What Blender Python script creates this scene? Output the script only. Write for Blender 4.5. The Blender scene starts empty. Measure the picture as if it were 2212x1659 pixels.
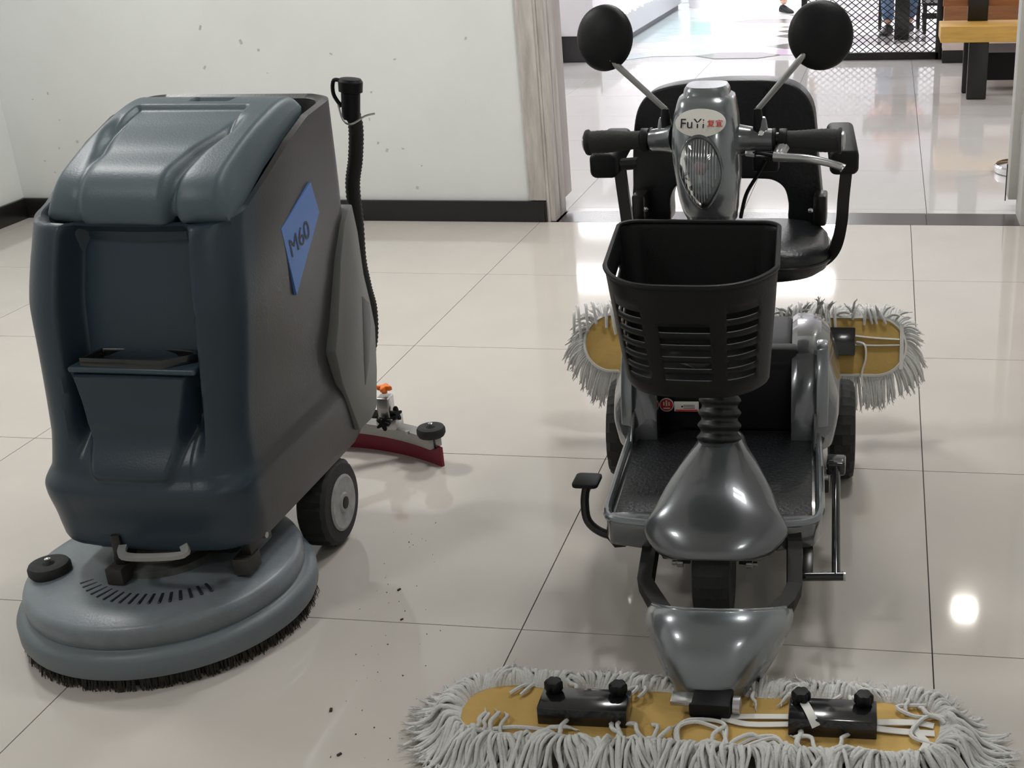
import bpy, bmesh, math, random
from mathutils import Vector, Matrix, Quaternion
from math import sin, cos, pi, radians as R_
random.seed(7)
SC = bpy.context.scene
COL = SC.collection
# ------------------------------------------------------------------ camera
F, CX, CY, PITCH, YAW, ROLL, CH = 2720.58, 1486.13, 896.38, 0.4007, -0.161, 0.0319, 1.3548
fwd = Vector((sin(YAW)*cos(PITCH), cos(YAW)*cos(PITCH), -sin(PITCH)))
rt0 = Vector((cos(YAW), -sin(YAW), 0)); dn0 = fwd.cross(rt0)
rt = rt0*cos(ROLL) + dn0*sin(ROLL); dn = -rt0*sin(ROLL) + dn0*cos(ROLL)
cam = bpy.data.cameras.new('camera'); camo = bpy.data.objects.new('camera', cam); COL.objects.link(camo)
m = Matrix.Identity(4)
for i in range(3): m[i][0] = rt[i]; m[i][1] = -dn[i]; m[i][2] = -fwd[i]
m[2][3] = CH
camo.matrix_world = m
cam.sensor_width = 36; cam.lens = F*36/2212
cam.shift_x = (1106-CX)/2212; cam.shift_y = (CY-829.5)/2212
cam.clip_end = 100
SC.camera = camo
# ------------------------------------------------------------------ light
W = bpy.data.worlds.new('world'); SC.world = W; W.use_nodes = True
W.node_tree.nodes['Background'].inputs[0].default_value = (.80, .85, .9, 1)
W.node_tree.nodes['Background'].inputs[1].default_value = .25
SC.view_settings.view_transform = 'Standard'; SC.view_settings.look = 'None'
SC.view_settings.exposure = 0.10; SC.view_settings.gamma = 1; SC.view_settings.use_curve_mapping = False
SC.cycles.use_denoising = True
SC.cycles.max_bounces = 7; SC.cycles.diffuse_bounces = 4; SC.cycles.glossy_bounces = 4; SC.cycles.transmission_bounces = 6
SC.cycles.caustics_reflective = False; SC.cycles.caustics_refractive = False
def area(name, loc, sx, sy, p, col=(1, .96, .92), rot=(0, 0, 0)):
    l = bpy.data.lights.new(name, 'AREA'); l.shape = 'RECTANGLE'; l.size = sx; l.size_y = sy; l.energy = p; l.color = col
    o = bpy.data.objects.new(name, l); o.location = loc; o.rotation_euler = rot; COL.objects.link(o); return o
LAMPS_ROOM = [(-.55, 4.35, 2.86, 28), (-2.9, 3.3, 2.86, 36), (.20, 3.0, 2.86, 14), (-2.3, .7, 2.86, 15), (1.2, -.2, 2.86, 6)]  # second entry is an added lamp that brightens the left wall
for x, y, z, p in LAMPS_ROOM: area('ceiling_light_glow', (x, y, z), .4, .4, p, (1, .995, .98))
LAMPS_HALL = [(x, y, 3.06, 12+(y > 8)*10+(y > 11)*28) for y in (7.2, 9.6, 12, 14.4, 17) for x in (-3.6, -1.15, 2.9) if y > 11 or x != -1.15]
for x, y, z, p in LAMPS_HALL: area('hall_light_glow', (x, y, z), 1.2, .3, p, (.98, .98, 1))
DOWN = [(.61, 7.25, 3.07)]
for x, y, z in DOWN: area('downlight_glow', (x, y, z), .12, .12, 9, (1, .93, .82))
# ------------------------------------------------------------------ materials
def mat(name, col, rough=.5, metal=0, spec=.5, bump=0, bscale=60, var=0, vscale=8, coat=0, col2=None, trans=0, emis=0, alpha=1, ior=1.45, stretch=None):
    m = bpy.data.materials.new(name); m.use_nodes = True; nt = m.node_tree; b = nt.nodes['Principled BSDF']
    b.inputs['Base Color'].default_value = (*col, 1); b.inputs['Roughness'].default_value = rough
    b.inputs['Metallic'].default_value = metal; b.inputs['Specular IOR Level'].default_value = spec
    b.inputs['Coat Weight'].default_value = coat; b.inputs['Coat Roughness'].default_value = .06
    b.inputs['Transmission Weight'].default_value = trans; b.inputs['IOR'].default_value = ior
    if emis: b.inputs['Emission Color'].default_value = (*col, 1); b.inputs['Emission Strength'].default_value = emis
    if var or bump:
        tc = nt.nodes.new('ShaderNodeTexCoord'); mp = nt.nodes.new('ShaderNodeMapping')
        nt.links.new(tc.outputs['Object'], mp.inputs[0])
        if stretch: mp.inputs['Scale'].default_value = stretch
    if var:
        n = nt.nodes.new('ShaderNodeTexNoise'); n.inputs['Scale'].default_value = vscale; n.inputs['Detail'].default_value = 5
        n.inputs['Roughness'].default_value = .6
        nt.links.new(mp.outputs[0], n.inputs['Vector'])
        r = nt.nodes.new('ShaderNodeMapRange'); r.inputs[1].default_value = .35; r.inputs[2].default_value = .68
        nt.links.new(n.outputs[0], r.inputs[0])
        mx = nt.nodes.new('ShaderNodeMix'); mx.data_type = 'RGBA'
        c2 = col2 or tuple(c*(1-var) for c in col)
        mx.inputs[6].default_value = (*col, 1); mx.inputs[7].default_value = (*c2, 1)
        nt.links.new(r.outputs[0], mx.inputs[0]); nt.links.new(mx.outputs[2], b.inputs['Base Color'])
    if bump:
        n = nt.nodes.new('ShaderNodeTexNoise'); n.inputs['Scale'].default_value = bscale; n.inputs['Detail'].default_value = 3
        nt.links.new(mp.outputs[0], n.inputs['Vector'])
        bp = nt.nodes.new('ShaderNodeBump'); bp.inputs['Strength'].default_value = bump; bp.inputs['Distance'].default_value = .01
        nt.links.new(n.outputs[0], bp.inputs['Height']); nt.links.new(bp.outputs[0], b.inputs['Normal'])
    return m
TILE = mat('polished_tile', (.57, .53, .485), .055, spec=.45, var=.07, vscale=2.2, bump=.02, bscale=2)
TILEH = mat('polished_tile_hall', (.68, .66, .64), .06, spec=.6, var=.05, vscale=2.2, bump=.012, bscale=2)
GROUT = mat('dark_grout', (.08, .07, .06), .9)
GRANITE = mat('threshold_granite', (.075, .068, .065), .22, spec=.3, var=.3, vscale=30)
WALL = mat('wall_paint', (.77, .79, .775), .75, var=.07, vscale=1.6, bump=.1, bscale=18, col2=(.72, .735, .72))
PEEL = mat('peeling_paint', (.55, .52, .49), .6, var=.4, vscale=9, col2=(.38, .35, .32), bump=.5, bscale=30, stretch=(3, 3, .45))
PEEL2 = mat('grey_metal_paint', (.48, .47, .44), .5, var=.1, vscale=6, bump=.15)
BASEB = mat('black_skirting', (.012, .011, .010), .35, bump=.05)
CEIL = mat('ceiling_paint', (.55, .55, .53), .9)
GLOW = mat('lamp_panel', (1, .98, .95), .5, emis=6)
BLACKP = mat('black_plastic', (.005, .005, .006), .5, spec=.3, bump=.04, bscale=200)
BLACKS = mat('black_satin_metal', (.012, .011, .010), .28)
BLACKG = mat('black_gloss', (.010, .010, .012), .16, coat=.5)
RUBBER = mat('rubber', (.022, .022, .022), .75, bump=.15, bscale=150)
LEATHER = mat('black_vinyl', (.008, .009, .011), .38, bump=.12, bscale=110)
GREYM = mat('grey_metallic_paint', (.135, .142, .15), .24, metal=.55, coat=.8)
GREYL = mat('light_grey_metallic_paint', (.205, .222, .235), .26, metal=.55, coat=.8)
CHROME = mat('chrome', (.8, .8, .8), .12, metal=1)
STEEL = mat('brushed_steel', (.45, .45, .44), .35, metal=1, bump=.05)
ALU = mat('cast_aluminium', (.55, .55, .56), .3, metal=.9)
MIRARM = mat('mirror_arm_metal', (.40, .40, .40), .4, metal=.6)
LENS = mat('clear_lens', (1, 1, 1), .02, trans=1, ior=1.25)
def glass_thin(m):
    nt = m.node_tree; nt.nodes.clear(); o = nt.nodes.new('ShaderNodeOutputMaterial'); mx = nt.nodes.new('ShaderNodeMixShader')
    t = nt.nodes.new('ShaderNodeBsdfTransparent'); g = nt.nodes.new('ShaderNodeBsdfGlossy'); g.inputs['Roughness'].default_value = .04
    t.inputs[0].default_value = (.93, .94, .95, 1)
    f = nt.nodes.new('ShaderNodeFresnel'); f.inputs[0].default_value = 1.7
    nt.links.new(f.outputs[0], mx.inputs[0]); nt.links.new(t.outputs[0], mx.inputs[1]); nt.links.new(g.outputs[0], mx.inputs[2]); nt.links.new(mx.outputs[0], o.inputs[0])
glass_thin(LENS)
REFL = mat('lamp_reflector', (.72, .73, .74), .22, metal=.35)
STICK = mat('white_sticker', (.78, .76, .70), .4)
RED = mat('red_print', (.65, .03, .03), .4)
INK = mat('dark_print', (.02, .02, .03), .4)
PINK = mat('print_pink', (.75, .45, .42), .4)
YCLOTH = mat('yellow_canvas', (.60, .39, .12), .85, var=.12, vscale=12, bump=.15, bscale=60)
COTTON = mat('white_cotton_yarn', (.70, .70, .68), .9, var=.12, vscale=30, bump=.3, bscale=300)
RIBBON = mat('white_tape', (.70, .69, .65), .8)
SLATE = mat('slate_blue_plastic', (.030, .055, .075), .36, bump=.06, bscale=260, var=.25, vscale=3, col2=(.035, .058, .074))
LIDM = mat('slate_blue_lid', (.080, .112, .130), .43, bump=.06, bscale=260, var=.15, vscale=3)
DECK = mat('grey_deck_plastic', (.20, .235, .26), .36, var=.35, vscale=5, col2=(.12, .13, .14), bump=.06, bscale=200)
SKIRT = mat('grey_skirt_rubber', (.14, .165, .182), .45, var=.15, vscale=4, bump=.05)
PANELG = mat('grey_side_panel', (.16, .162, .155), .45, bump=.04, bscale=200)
BRIST = mat('dark_bristle', (.03, .026, .022), .9)
HUBG = mat('grey_hub', (.34, .34, .335), .55, var=.3, vscale=30)
BLUE = mat('badge_blue', (.085, .20, .52), .35)
ORANGE = mat('orange_plastic', (.95, .22, .02), .35)
REDR = mat('red_rubber', (.22, .01, .03), .45)
YWOOD = mat('yellow_wood', (.72, .42, .10), .4, var=.2, vscale=6, stretch=(1, 8, 8))
BRWOOD = mat('brown_wood', (.36, .15, .06), .4, var=.3, vscale=5, stretch=(1, 8, 8))
PALEW = mat('pale_pink_wood', (.70, .60, .55), .45, var=.1, vscale=5)
WHITE = mat('bright_white_panel', (.84, .82, .86), .35)
GREYP = mat('grey_glass_band', (.30, .31, .33), .15)
HEXW = mat('hex_tile_white', (.88, .87, .86), .12)
HEXG = mat('hex_tile_grey', (.30, .285, .285), .12)
HEXB = mat('hex_tile_blue', (.70, .80, .85), .12)
HEXP = mat('hex_tile_pink', (.85, .68, .84), .12)
GREEN = mat('green_plastic', (.02, .36, .18), .4)
SKIN = mat('skin', (.55, .34, .26), .5)
CLOTHB = mat('black_trousers', (.02, .02, .025), .8)
CLOTHG = mat('grey_coat', (.25, .25, .27), .8)
DENIM = mat('blue_denim', (.10, .16, .26), .8)
PINKC = mat('pink_cloth', (.65, .32, .30), .8, var=.3, vscale=20)
HAIR = mat('dark_hair', (.02, .015, .012), .5)
CRUMB = mat('dark_crumb', (.05, .035, .025), .9)
# side blend of the scrubber shell: blue nose running into grey flanks
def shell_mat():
    m = mat('blended_shell', (.04, .07, .09), .36, bump=.05, bscale=260); nt = m.node_tree; b = nt.nodes['Principled BSDF']
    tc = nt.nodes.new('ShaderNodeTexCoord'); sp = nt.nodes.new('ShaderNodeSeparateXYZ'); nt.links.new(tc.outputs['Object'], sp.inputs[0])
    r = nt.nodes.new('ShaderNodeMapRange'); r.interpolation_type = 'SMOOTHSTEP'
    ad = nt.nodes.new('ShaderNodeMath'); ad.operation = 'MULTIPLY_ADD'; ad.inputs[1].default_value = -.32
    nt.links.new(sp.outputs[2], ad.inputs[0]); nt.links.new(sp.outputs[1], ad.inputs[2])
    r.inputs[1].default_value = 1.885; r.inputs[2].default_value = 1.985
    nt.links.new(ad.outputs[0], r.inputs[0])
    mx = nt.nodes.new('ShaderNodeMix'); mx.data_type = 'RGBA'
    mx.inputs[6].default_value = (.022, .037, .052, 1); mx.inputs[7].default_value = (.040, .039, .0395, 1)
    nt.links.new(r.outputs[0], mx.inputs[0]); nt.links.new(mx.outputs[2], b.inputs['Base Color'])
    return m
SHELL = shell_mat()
# ------------------------------------------------------------------ geometry helpers
def at(u, v, Y):                       # a point seen at (u, v) standing at depth Y
    d = rt*((u-CX)/F) + dn*((v-CY)/F) + fwd
    t = Y/d.y; return Vector((d.x*t, Y, CH+d.z*t))
def atz(u, v, z=0):
    d = rt*((u-CX)/F) + dn*((v-CY)/F) + fwd
    t = (z-CH)/d.z; return Vector((d.x*t, d.y*t, z))
def atx(u, v, X):
    d = rt*((u-CX)/F) + dn*((v-CY)/F) + fwd
    t = X/d.x; return Vector((X, d.y*t, CH+d.z*t))
class MB:
    def __init__(s): s.v = []; s.f = []
    def add(s, vs, fs):
        n = len(s.v); s.v += [tuple(v) for v in vs]; s.f += [tuple(i+n for i in f) for f in fs]; return s
    def box(s, c, d, rz=0, M=None):
        x, y, z = d[0]/2, d[1]/2, d[2]/2
        vs = [Vector((a*x, b*y, e*z)) for a in (-1, 1) for b in (-1, 1) for e in (-1, 1)]
        q = M or Matrix.Rotation(rz, 3, 'Z')
        return s.add([q @ v + Vector(c) for v in vs], [(0, 1, 3, 2), (4, 6, 7, 5), (0, 4, 5, 1), (2, 3, 7, 6), (0, 2, 6, 4), (1, 5, 7, 3)])
    def rings(s, rings, close=True, cap=True):
        n = len(rings[0]); vs = [p for r in rings for p in r]; fs = []
        for i in range(len(rings)-1):
            for j in range(n if close else n-1):
                k = (j+1) % n
                fs.append((i*n+j, i*n+k, (i+1)*n+k, (i+1)*n+j))
        if cap: fs += [tuple(reversed(range(n))), tuple((len(rings)-1)*n+j for j in range(n))]
        return s.add(vs, fs)
    def tube(s, pts, r, n=10, smooth=True, flat=None, cap=True, sub=5):
        P = [Vector(p) for p in pts]
        rr = list(r) if hasattr(r, '__len__') else [r]*len(P)
        if smooth and len(P) > 2:
            Q = []; q = []
            for i in range(len(P)-1):
                a, b, c, d = P[max(i-1, 0)], P[i], P[i+1], P[min(i+2, len(P)-1)]
                for k in range(sub):
                    t = k/sub
                    Q.append(.5*((2*b)+(c-a)*t+(2*a-5*b+4*c-d)*t*t+(3*b-a-3*c+d)*t**3)); q.append(rr[i]*(1-t)+rr[i+1]*t)
            Q.append(P[-1]); q.append(rr[-1]); P, rr = Q, q
        T = [(P[min(i+1, len(P)-1)]-P[max(i-1, 0)]).normalized() for i in range(len(P))]
        ref = Vector((0, 0, 1)) if abs(T[0].z) < .9 else Vector((0, 1, 0))
        X = T[0].cross(ref).normalized(); rings = []
        for i, p in enumerate(P):
            if i: X = (X-T[i]*X.dot(T[i])).normalized()
            Y = T[i].cross(X)
            if flat:
                a, b = flat
                q = [(a, b), (-a, b), (-a, -b), (a, -b)]; rings.append([p+X*u*rr[i]+Y*v*rr[i] for u, v in q])
            else: rings.append([p+(X*cos(2*pi*k/n)+Y*sin(2*pi*k/n))*rr[i] for k in range(n)])
        return s.rings(rings, cap=cap)
    def lathe(s, prof, c=(0, 0, 0), axis=(0, 0, 1), n=32, sx=1, sy=1, M=None):
        q = M or Vector((0, 0, 1)).rotation_difference(Vector(axis).normalized()).to_matrix()
        rings = [[q @ Vector((r*cos(2*pi*k/n)*sx, r*sin(2*pi*k/n)*sy, z))+Vector(c) for k in range(n)] for r, z in prof]
        return s.rings(rings)
    def prism(s, poly, ext):               # poly: 3-D outline; ext: vector
        n = len(poly); e = Vector(ext); vs = [Vector(p) for p in poly]+[Vector(p)+e for p in poly]
        return s.add(vs, [tuple(reversed(range(n))), tuple(range(n, 2*n))]+[(i, (i+1) % n, n+(i+1) % n, n+i) for i in range(n)])
    def build(s, name, m, parent=None, angle=35, bevel=0, seg=2, solid=0, kind=None, sub=0, label=None):
        me = bpy.data.meshes.new(name); me.from_pydata(s.v, [], s.f); me.update()
        bm = bmesh.new(); bm.from_mesh(me); bmesh.ops.recalc_face_normals(bm, faces=bm.faces)
        if bevel:
            es = [e for e in bm.edges if len(e.link_faces) == 2 and e.calc_face_angle(0) > radians_bev]
            if es: bmesh.ops.bevel(bm, geom=es, offset=bevel, segments=seg, profile=.5, affect='EDGES', clamp_overlap=True)
        for f in bm.faces: f.smooth = angle > 0
        for e in bm.edges:
            if len(e.link_faces) == 2 and e.calc_face_angle(0) > R_(angle): e.smooth = False
        bm.to_mesh(me); bm.free()
        o = bpy.data.objects.new(name, me); COL.objects.link(o); me.materials.append(m)
        if solid:
            md = o.modifiers.new('s', 'SOLIDIFY'); md.thickness = solid; md.offset = 0
        if sub:
            md = o.modifiers.new('u', 'SUBSURF'); md.levels = sub; md.render_levels = sub
        if parent: attach(o, parent)
        if kind: o['kind'] = kind
        if label: o['label'] = label
        return o
radians_bev = R_(28)
def attach(o, p):
    o.parent = p; o.matrix_parent_inverse = WM[p.name].inverted() if p.name in WM else Matrix.Identity(4)
WM = {}
def thing(name, loc, label, cat, group=None, rz=0):
    o = bpy.data.objects.new(name, None); COL.objects.link(o); o.location = loc; o.rotation_euler = (0, 0, rz); o.empty_display_size = .05
    WM[o.name] = Matrix.Translation(Vector(loc)) @ Matrix.Rotation(rz, 4, 'Z')
    o['label'] = label; o['category'] = cat
    if group: o['group'] = group
    return o
def tag(o, label, cat, group=None):
    o['label'] = label; o['category'] = cat
    if group: o['group'] = group
    return o
def struct(o): o['kind'] = 'structure'; return o
def rrect(w, h, r, n=5):                # rounded rectangle outline, half sizes w, h
    out = []
    for cx, cy, a in ((w-r, h-r, 0), (-w+r, h-r, pi/2), (-w+r, -h+r, pi), (w-r, -h+r, 3*pi/2)):
        for k in range(n+1):
            t = a+k*pi/2/n; out.append((cx+r*cos(t), cy+r*sin(t)))
    return out
def smooth(a, b, x):
    t = max(0, min(1, (x-a)/(b-a))); return t*t*(3-2*t)
def interp(tab, x):
    if x <= tab[0][0]: return tab[0][1]
    for (a, p), (b, q) in zip(tab, tab[1:]):
        if x <= b: return p+(q-p)*(x-a)/(b-a)
    return tab[-1][1]
def cat_interp(tab, x):
    n = len(tab)
    if x <= tab[0][0]: return tab[0][1]
    if x >= tab[-1][0]: return tab[-1][1]
    for i in range(n-1):
        if x <= tab[i+1][0]:
            a, b, c, d = tab[max(i-1, 0)][1], tab[i][1], tab[i+1][1], tab[min(i+2, n-1)][1]
            t = (x-tab[i][0])/(tab[i+1][0]-tab[i][0])
            return .5*((2*b)+(c-a)*t+(2*a-5*b+4*c-d)*t*t+(3*b-a-3*c+d)*t**3)
# ------------------------------------------------------------------ setting: floor
fl = struct(MB().box((-.9, 2.1, -.02), (6.6, 6.7, .03)).build('floor', GROUT))
tile_me = None
def tiles(parent, x0, y0, nx, ny, s, material, xmin, xmax, ymin, ymax):
    cache = {}
    for i in range(nx):
        for j in range(ny):
            a, b = x0+i*s, y0+j*s
            X0, X1, Y0, Y1 = max(a, xmin), min(a+s, xmax), max(b, ymin), min(b+s, ymax)
            if X1-X0 < .03 or Y1-Y0 < .03: continue
            key = (round(X1-X0, 3), round(Y1-Y0, 3)); g = .0026
            if key not in cache:
                o = MB().box((0, 0, -.004), (key[0]-g, key[1]-g, .008)).build('tile', material, parent, angle=0)
                cache[key] = o.data
            else:
                o = bpy.data.objects.new('tile', cache[key]); COL.objects.link(o); o.parent = parent
            o.location = ((X0+X1)/2, (Y0+Y1)/2, 0)
tiles(fl, .1188-.8*6, 2.0532-.8*4, 9, 8, .8, TILE, -3.95, 2.4, -1.2, 5.25)
th = struct(MB().box((-.42, 5.35, -.02), (2.1, .2, .03)).build('trim_1', GROUT))
for a, b in ((-1.40, -.615), (-.615, .185), (.185, .62)):
    MB().box(((a+b)/2, 5.35, -.0035), (b-a-.0015, .198, .008)).build('slab', GRANITE, th, angle=0)
fh = struct(MB().box((-.9, 7.97, -.02), (9, 5.03, .03)).build('floor_hall', GROUT))
tiles(fh, .19-.8*7, 5.515-.8, 12, 8, .8, TILEH, -5.4, 3.6, 5.45, 10.48)
ff = struct(MB().box((-.9, 15.3, -.02), (9, 9.6, .03)).build('floor_concourse', mat('concourse_joint', (.5, .5, .5), .3)))
hexr = .36; cache = {}
for i in range(-14, 8):
    for j in range(0, 18):
        x = -1.24+i*hexr*1.5; y = 10.83+j*hexr*math.sqrt(3)*.62+(i % 2)*hexr*math.sqrt(3)*.31
        if x < -5 or x > 3.2 or y > 19.6: continue
        rnd = random.random()
        k = HEXW
        if x < -1.75 and x > -2.9: k = HEXB if rnd < .75 else HEXW
        elif rnd < .2: k = HEXG
        elif rnd < .24: k = HEXP
        if (i, j) == (0, 0): k = HEXG
        if k.name not in cache:
            P = [(hexr*.993*cos(a*pi/3), hexr*.993*.62*sin(a*pi/3), -.008) for a in range(6)]
            o = MB().prism(P, (0, 0, .008)).build('tile', k, ff, angle=0); cache[k.name] = o.data
        else:
            o = bpy.data.objects.new('tile', cache[k.name]); COL.objects.link(o); o.parent = ff
        o.location = (x, y, 0)
# ------------------------------------------------------------------ walls
wl_ = struct(MB().box((-4.05, 2, 1.46), (.2, 7, 2.95)).build('wall_left', WALL))
wb_ = struct(MB().box((-2.805, 5.36, 1.46), (2.69, .2, 2.95)).build('wall_back', WALL, bevel=.008))
struct(MB().box((1.62, 5.36, 1.46), (1.96, .2, 2.95)).build('wall_back_right', WALL))
struct(MB().box((-.42, 5.36, 2.57), (2.1, .2, .76)).build('wall_above_door', WALL))
struct(MB().box((2.5, 2, 1.46), (.2, 7, 2.95)).build('wall_right', WALL))
struct(MB().box((-.8, -1.3, 1.46), (6.8, .2, 2.95)).build('wall_front', WALL))
ce = struct(MB().box((-.8, 2.07, 2.95), (6.8, 6.8, .06)).build('ceiling', CEIL))
struct(MB().box((-2.71, 5.25, .046), (2.52, .018, .092)).build('baseboard_back', BASEB, bevel=.003))
struct(MB().box((-1.452, 5.29, .046), (.012, .098, .092)).build('baseboard_corner', BASEB, bevel=.003))
struct(MB().box((-3.941, 2, .046), (.018, 6.5, .092)).build('baseboard_left', BASEB, bevel=.003))
struct(MB().box((1.62, 5.25, .046), (1.9, .018, .092)).build('baseboard_back_right', BASEB, bevel=.003))
for x, y, z, p in LAMPS_ROOM:
    t = thing('ceiling_light', (x, y, 2.92), 'square ceiling light panel in the cleaning room, over '+('the doorway side' if y > 4 else 'the left wall, added to brighten it' if x < -1.5 and y > 1 else 'the scooter seat' if y > 1 else 'the near left floor' if x < 0 else 'the near right floor'), 'light')
    MB().box((x, y, 2.905), (.46, .46, .03)).build('frame', PEEL2, t, bevel=.004)
    MB().box((x, y, 2.886), (.40, .40, .008)).build('diffuser', GLOW, t)
# door frame left: peeling timber trim, reveal boards and a proud metal stop
df = struct(MB().box((-1.4405, 5.36, 1.1), (.012, .215, 2.2)).build('door_frame_left', PEEL))
MB().box((-1.483, 5.2525, 1.145), (.075, .016, 2.1)).build('trim_board', PEEL, df, bevel=.004)
MB().box((-1.425, 5.30, 1.1), (.03, .085, 2.2)).build('jamb_board', PEEL, df, bevel=.004)
MB().box((-1.422, 5.40, 1.1), (.026, .09, 2.2)).build('jamb_board', PEEL, df, bevel=.004)
MB().box((-1.428, 5.52, 1.13), (.03, .12, 2.14)).build('stop_strip', mat('taupe_frame', (.42, .38, .36), .5, var=.1, bump=.1), df, bevel=.003)
dr = struct(MB().box((.60, 5.36, 1.1), (.07, .215, 2.2)).build('door_frame_right', PEEL2))
MB().box((.572, 5.52, 1.13), (.085, .12, 2.14)).build('stop_strip', PEEL2, dr, bevel=.003)
MB().box((.528, 5.57, .11), (.004, .01, .16)).build('edge_seal', BLACKP, dr)
MB().box((.61, 5.245, 1.1), (.05, .02, 2.2)).build('trim_board', mat('pink_grey_trim', (.5, .45, .43), .5), dr, bevel=.003)
hg = MB().box((.585, 5.452, .36), (.05, .006, .12)).build('hinge_plate', mat('worn_hinge', (.50, .50, .48), .4, metal=.3), dr, bevel=.001)
for dx, dz in ((-.012, .03), (-.014, -.005), (-.008, -.04)): MB().lathe([(.004, 0), (.004, .002)], (.585+dx, 5.447, .36+dz), (0, -1, 0), 8).build('screw', INK, hg)
struct(MB().box((-.42, 5.36, 2.2), (2.1, .215, .04)).build('door_frame_top', PEEL2))
# scuffs low on the white walls: dents and flakes
sc = MB()
for _ in range(46):
    x = random.uniform(-3.8, -1.6); z = abs(random.gauss(.15, .35))+.12
    w = random.uniform(.004, .012); h = random.uniform(.003, .02)
    sc.box((x, 5.2595, z), (w, .002, h), M=Matrix.Rotation(random.uniform(-.6, .6), 3, 'Y'))
SCUFF = mat('scuff', (.48, .47, .44), .9)
sc.build('chips', SCUFF, wb_, kind='stuff')
sc = MB()
for _ in range(14):
    sc.box((-3.9495, random.uniform(3.2, 5.1), random.uniform(.12, .9)), (.002, .006, random.uniform(.01, .05)))
sc.build('chips', SCUFF, wl_, kind='stuff')
# ------------------------------------------------------------------ hall
struct(MB().box((-.9, 12.7, 3.15), (10, 15, .1)).build('ceiling_hall', CEIL))
struct(MB().box((-.9, 20.1, 1.55), (10, .2, 3.1)).build('wall_hall_far', WHITE))
struct(MB().box((-5.5, 12.7, 1.55), (.2, 15, 3.1)).build('wall_hall_left', WHITE))
struct(MB().box((3.7, 12.7, 1.55), (.2, 15, 3.1)).build('wall_hall_right', WHITE))
for x, y, z, p in LAMPS_HALL:
    MB().box((x, y, 3.085), (1.2, .3, .03)).build('ceiling_hall_light', GLOW)['kind'] = 'structure'
for x, y, z in DOWN:
    MB().lathe([(.09, .02), (.1, 0), (.06, 0)], (x, y, 3.08)).build('ceiling_downlight', GLOW)['kind'] = 'structure'
# shop counter on the left of the hall
t = thing('shop_counter', (-2.95, 12.6, 0), 'white shop counter with black plinth behind the left round mirror', 'counter')
MB().box((-3.4, 12.75, .66), (2.06, 4.6, .90)).build('panel', WHITE, t, bevel=.01, label='white upper panel')
MB().box((-3.4, 12.75, .105), (2.0, 4.52, .21)).build('plinth', mat('counter_plinth', (.035, .032, .035), .4), t, label='dark plinth')
MB().box((-2.36, 12.78, .17), (.012, 4.4, .20)).build('band', GREYP, t, label='grey glass band')
MB().box((-2.675, 10.43, .12), (.03, .03, .24)).build('corner_post', STEEL, t)
for k in range(14):
    MB().box((-2.35, 11.5+k*.13, .30+.012*sin(k*2.1)), (.01, .028, .05+.03*abs(sin(k*1.7)))).build('light_reflection', mat('reflection_glow', (1, 1, .97), .4, emis=2) if k == 0 else bpy.data.materials['reflection_glow'], t)  # glowing bars draw in the lights reflected on the counter side
t = thing('waste_bin', (-2.2, 15.2, 0), 'green bin with white base far down the hall', 'bin')
MB().lathe([(.13, 0), (.14, .12)], (-2.17, 15.2, 0), n=20).build('base', WHITE, t)
MB().lathe([(.12, .12), (.15, .5), (.12, .52)], (-2.17, 15.2, 0), n=20).build('body', GREEN, t)
struct(MB().box((-2.62, 16.0, 1.5), (.5, .5, 3)).build('column_hall', WHITE, bevel=.01))
# wire fence panel
t = thing('mesh_fence', (-.15, 10.45, 0), 'black framed expanded wire mesh fence panel across the hall', 'fence')
FX0, FX1, FH = -.66, .40, 1.25
MB().box(((FX0+FX1)/2, 10.45, .03), (FX1-FX0, .05, .055)).build('bottom_rail', BLACKS, t, bevel=.003)
MB().box(((FX0+FX1)/2, 10.45, FH), (FX1-FX0, .05, .055)).build('top_rail', BLACKS, t, bevel=.003)
MB().box((FX0, 10.45, FH/2), (.045, .05, FH)).build('post', BLACKS, t, bevel=.003)
MB().box((FX1, 10.45, FH/2), (.055, .05, FH)).build('post', BLACKS, t, bevel=.003)
w = MB(); px, pz = .062, .048
n = int((FX1-FX0)/px)+int(FH/pz)+2
sl = pz/px
for s in (1, -1):
    k = -60
    while k < 60:
        c = .055+k*pz                          # z = c + s*sl*(x-FX0)
        pts = []
        for x in (FX0, FX1):
            pts.append((x, c+s*sl*(x-FX0)))
        (xa, za), (xb, zb) = pts
        lo, hi = .055, FH-.02
        def cl(xa, za, xb, zb):
            t0, t1 = 0, 1; d = zb-za
            for bnd, sg in ((lo, 1), (hi, -1)):
                f0, f1 = sg*(za-bnd), sg*(zb-bnd)
                if f0 < 0 and f1 < 0: return None
                if f0 < 0: t0 = max(t0, f0/(f0-f1))
                if f1 < 0: t1 = min(t1, f0/(f0-f1))
            return (t0, t1) if t1 > t0 else None
        r = cl(xa, za, xb, zb)
        if r:
            p = [Vector((xa+(xb-xa)*q, 10.45+s*.002, za+(zb-za)*q)) for q in r]
            if (p[1]-p[0]).length > .02: w.tube(p, .0035, n=4, smooth=False)
        k += 1
w.build('wire_mesh', BLACKS, t, kind='stuff')
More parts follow.
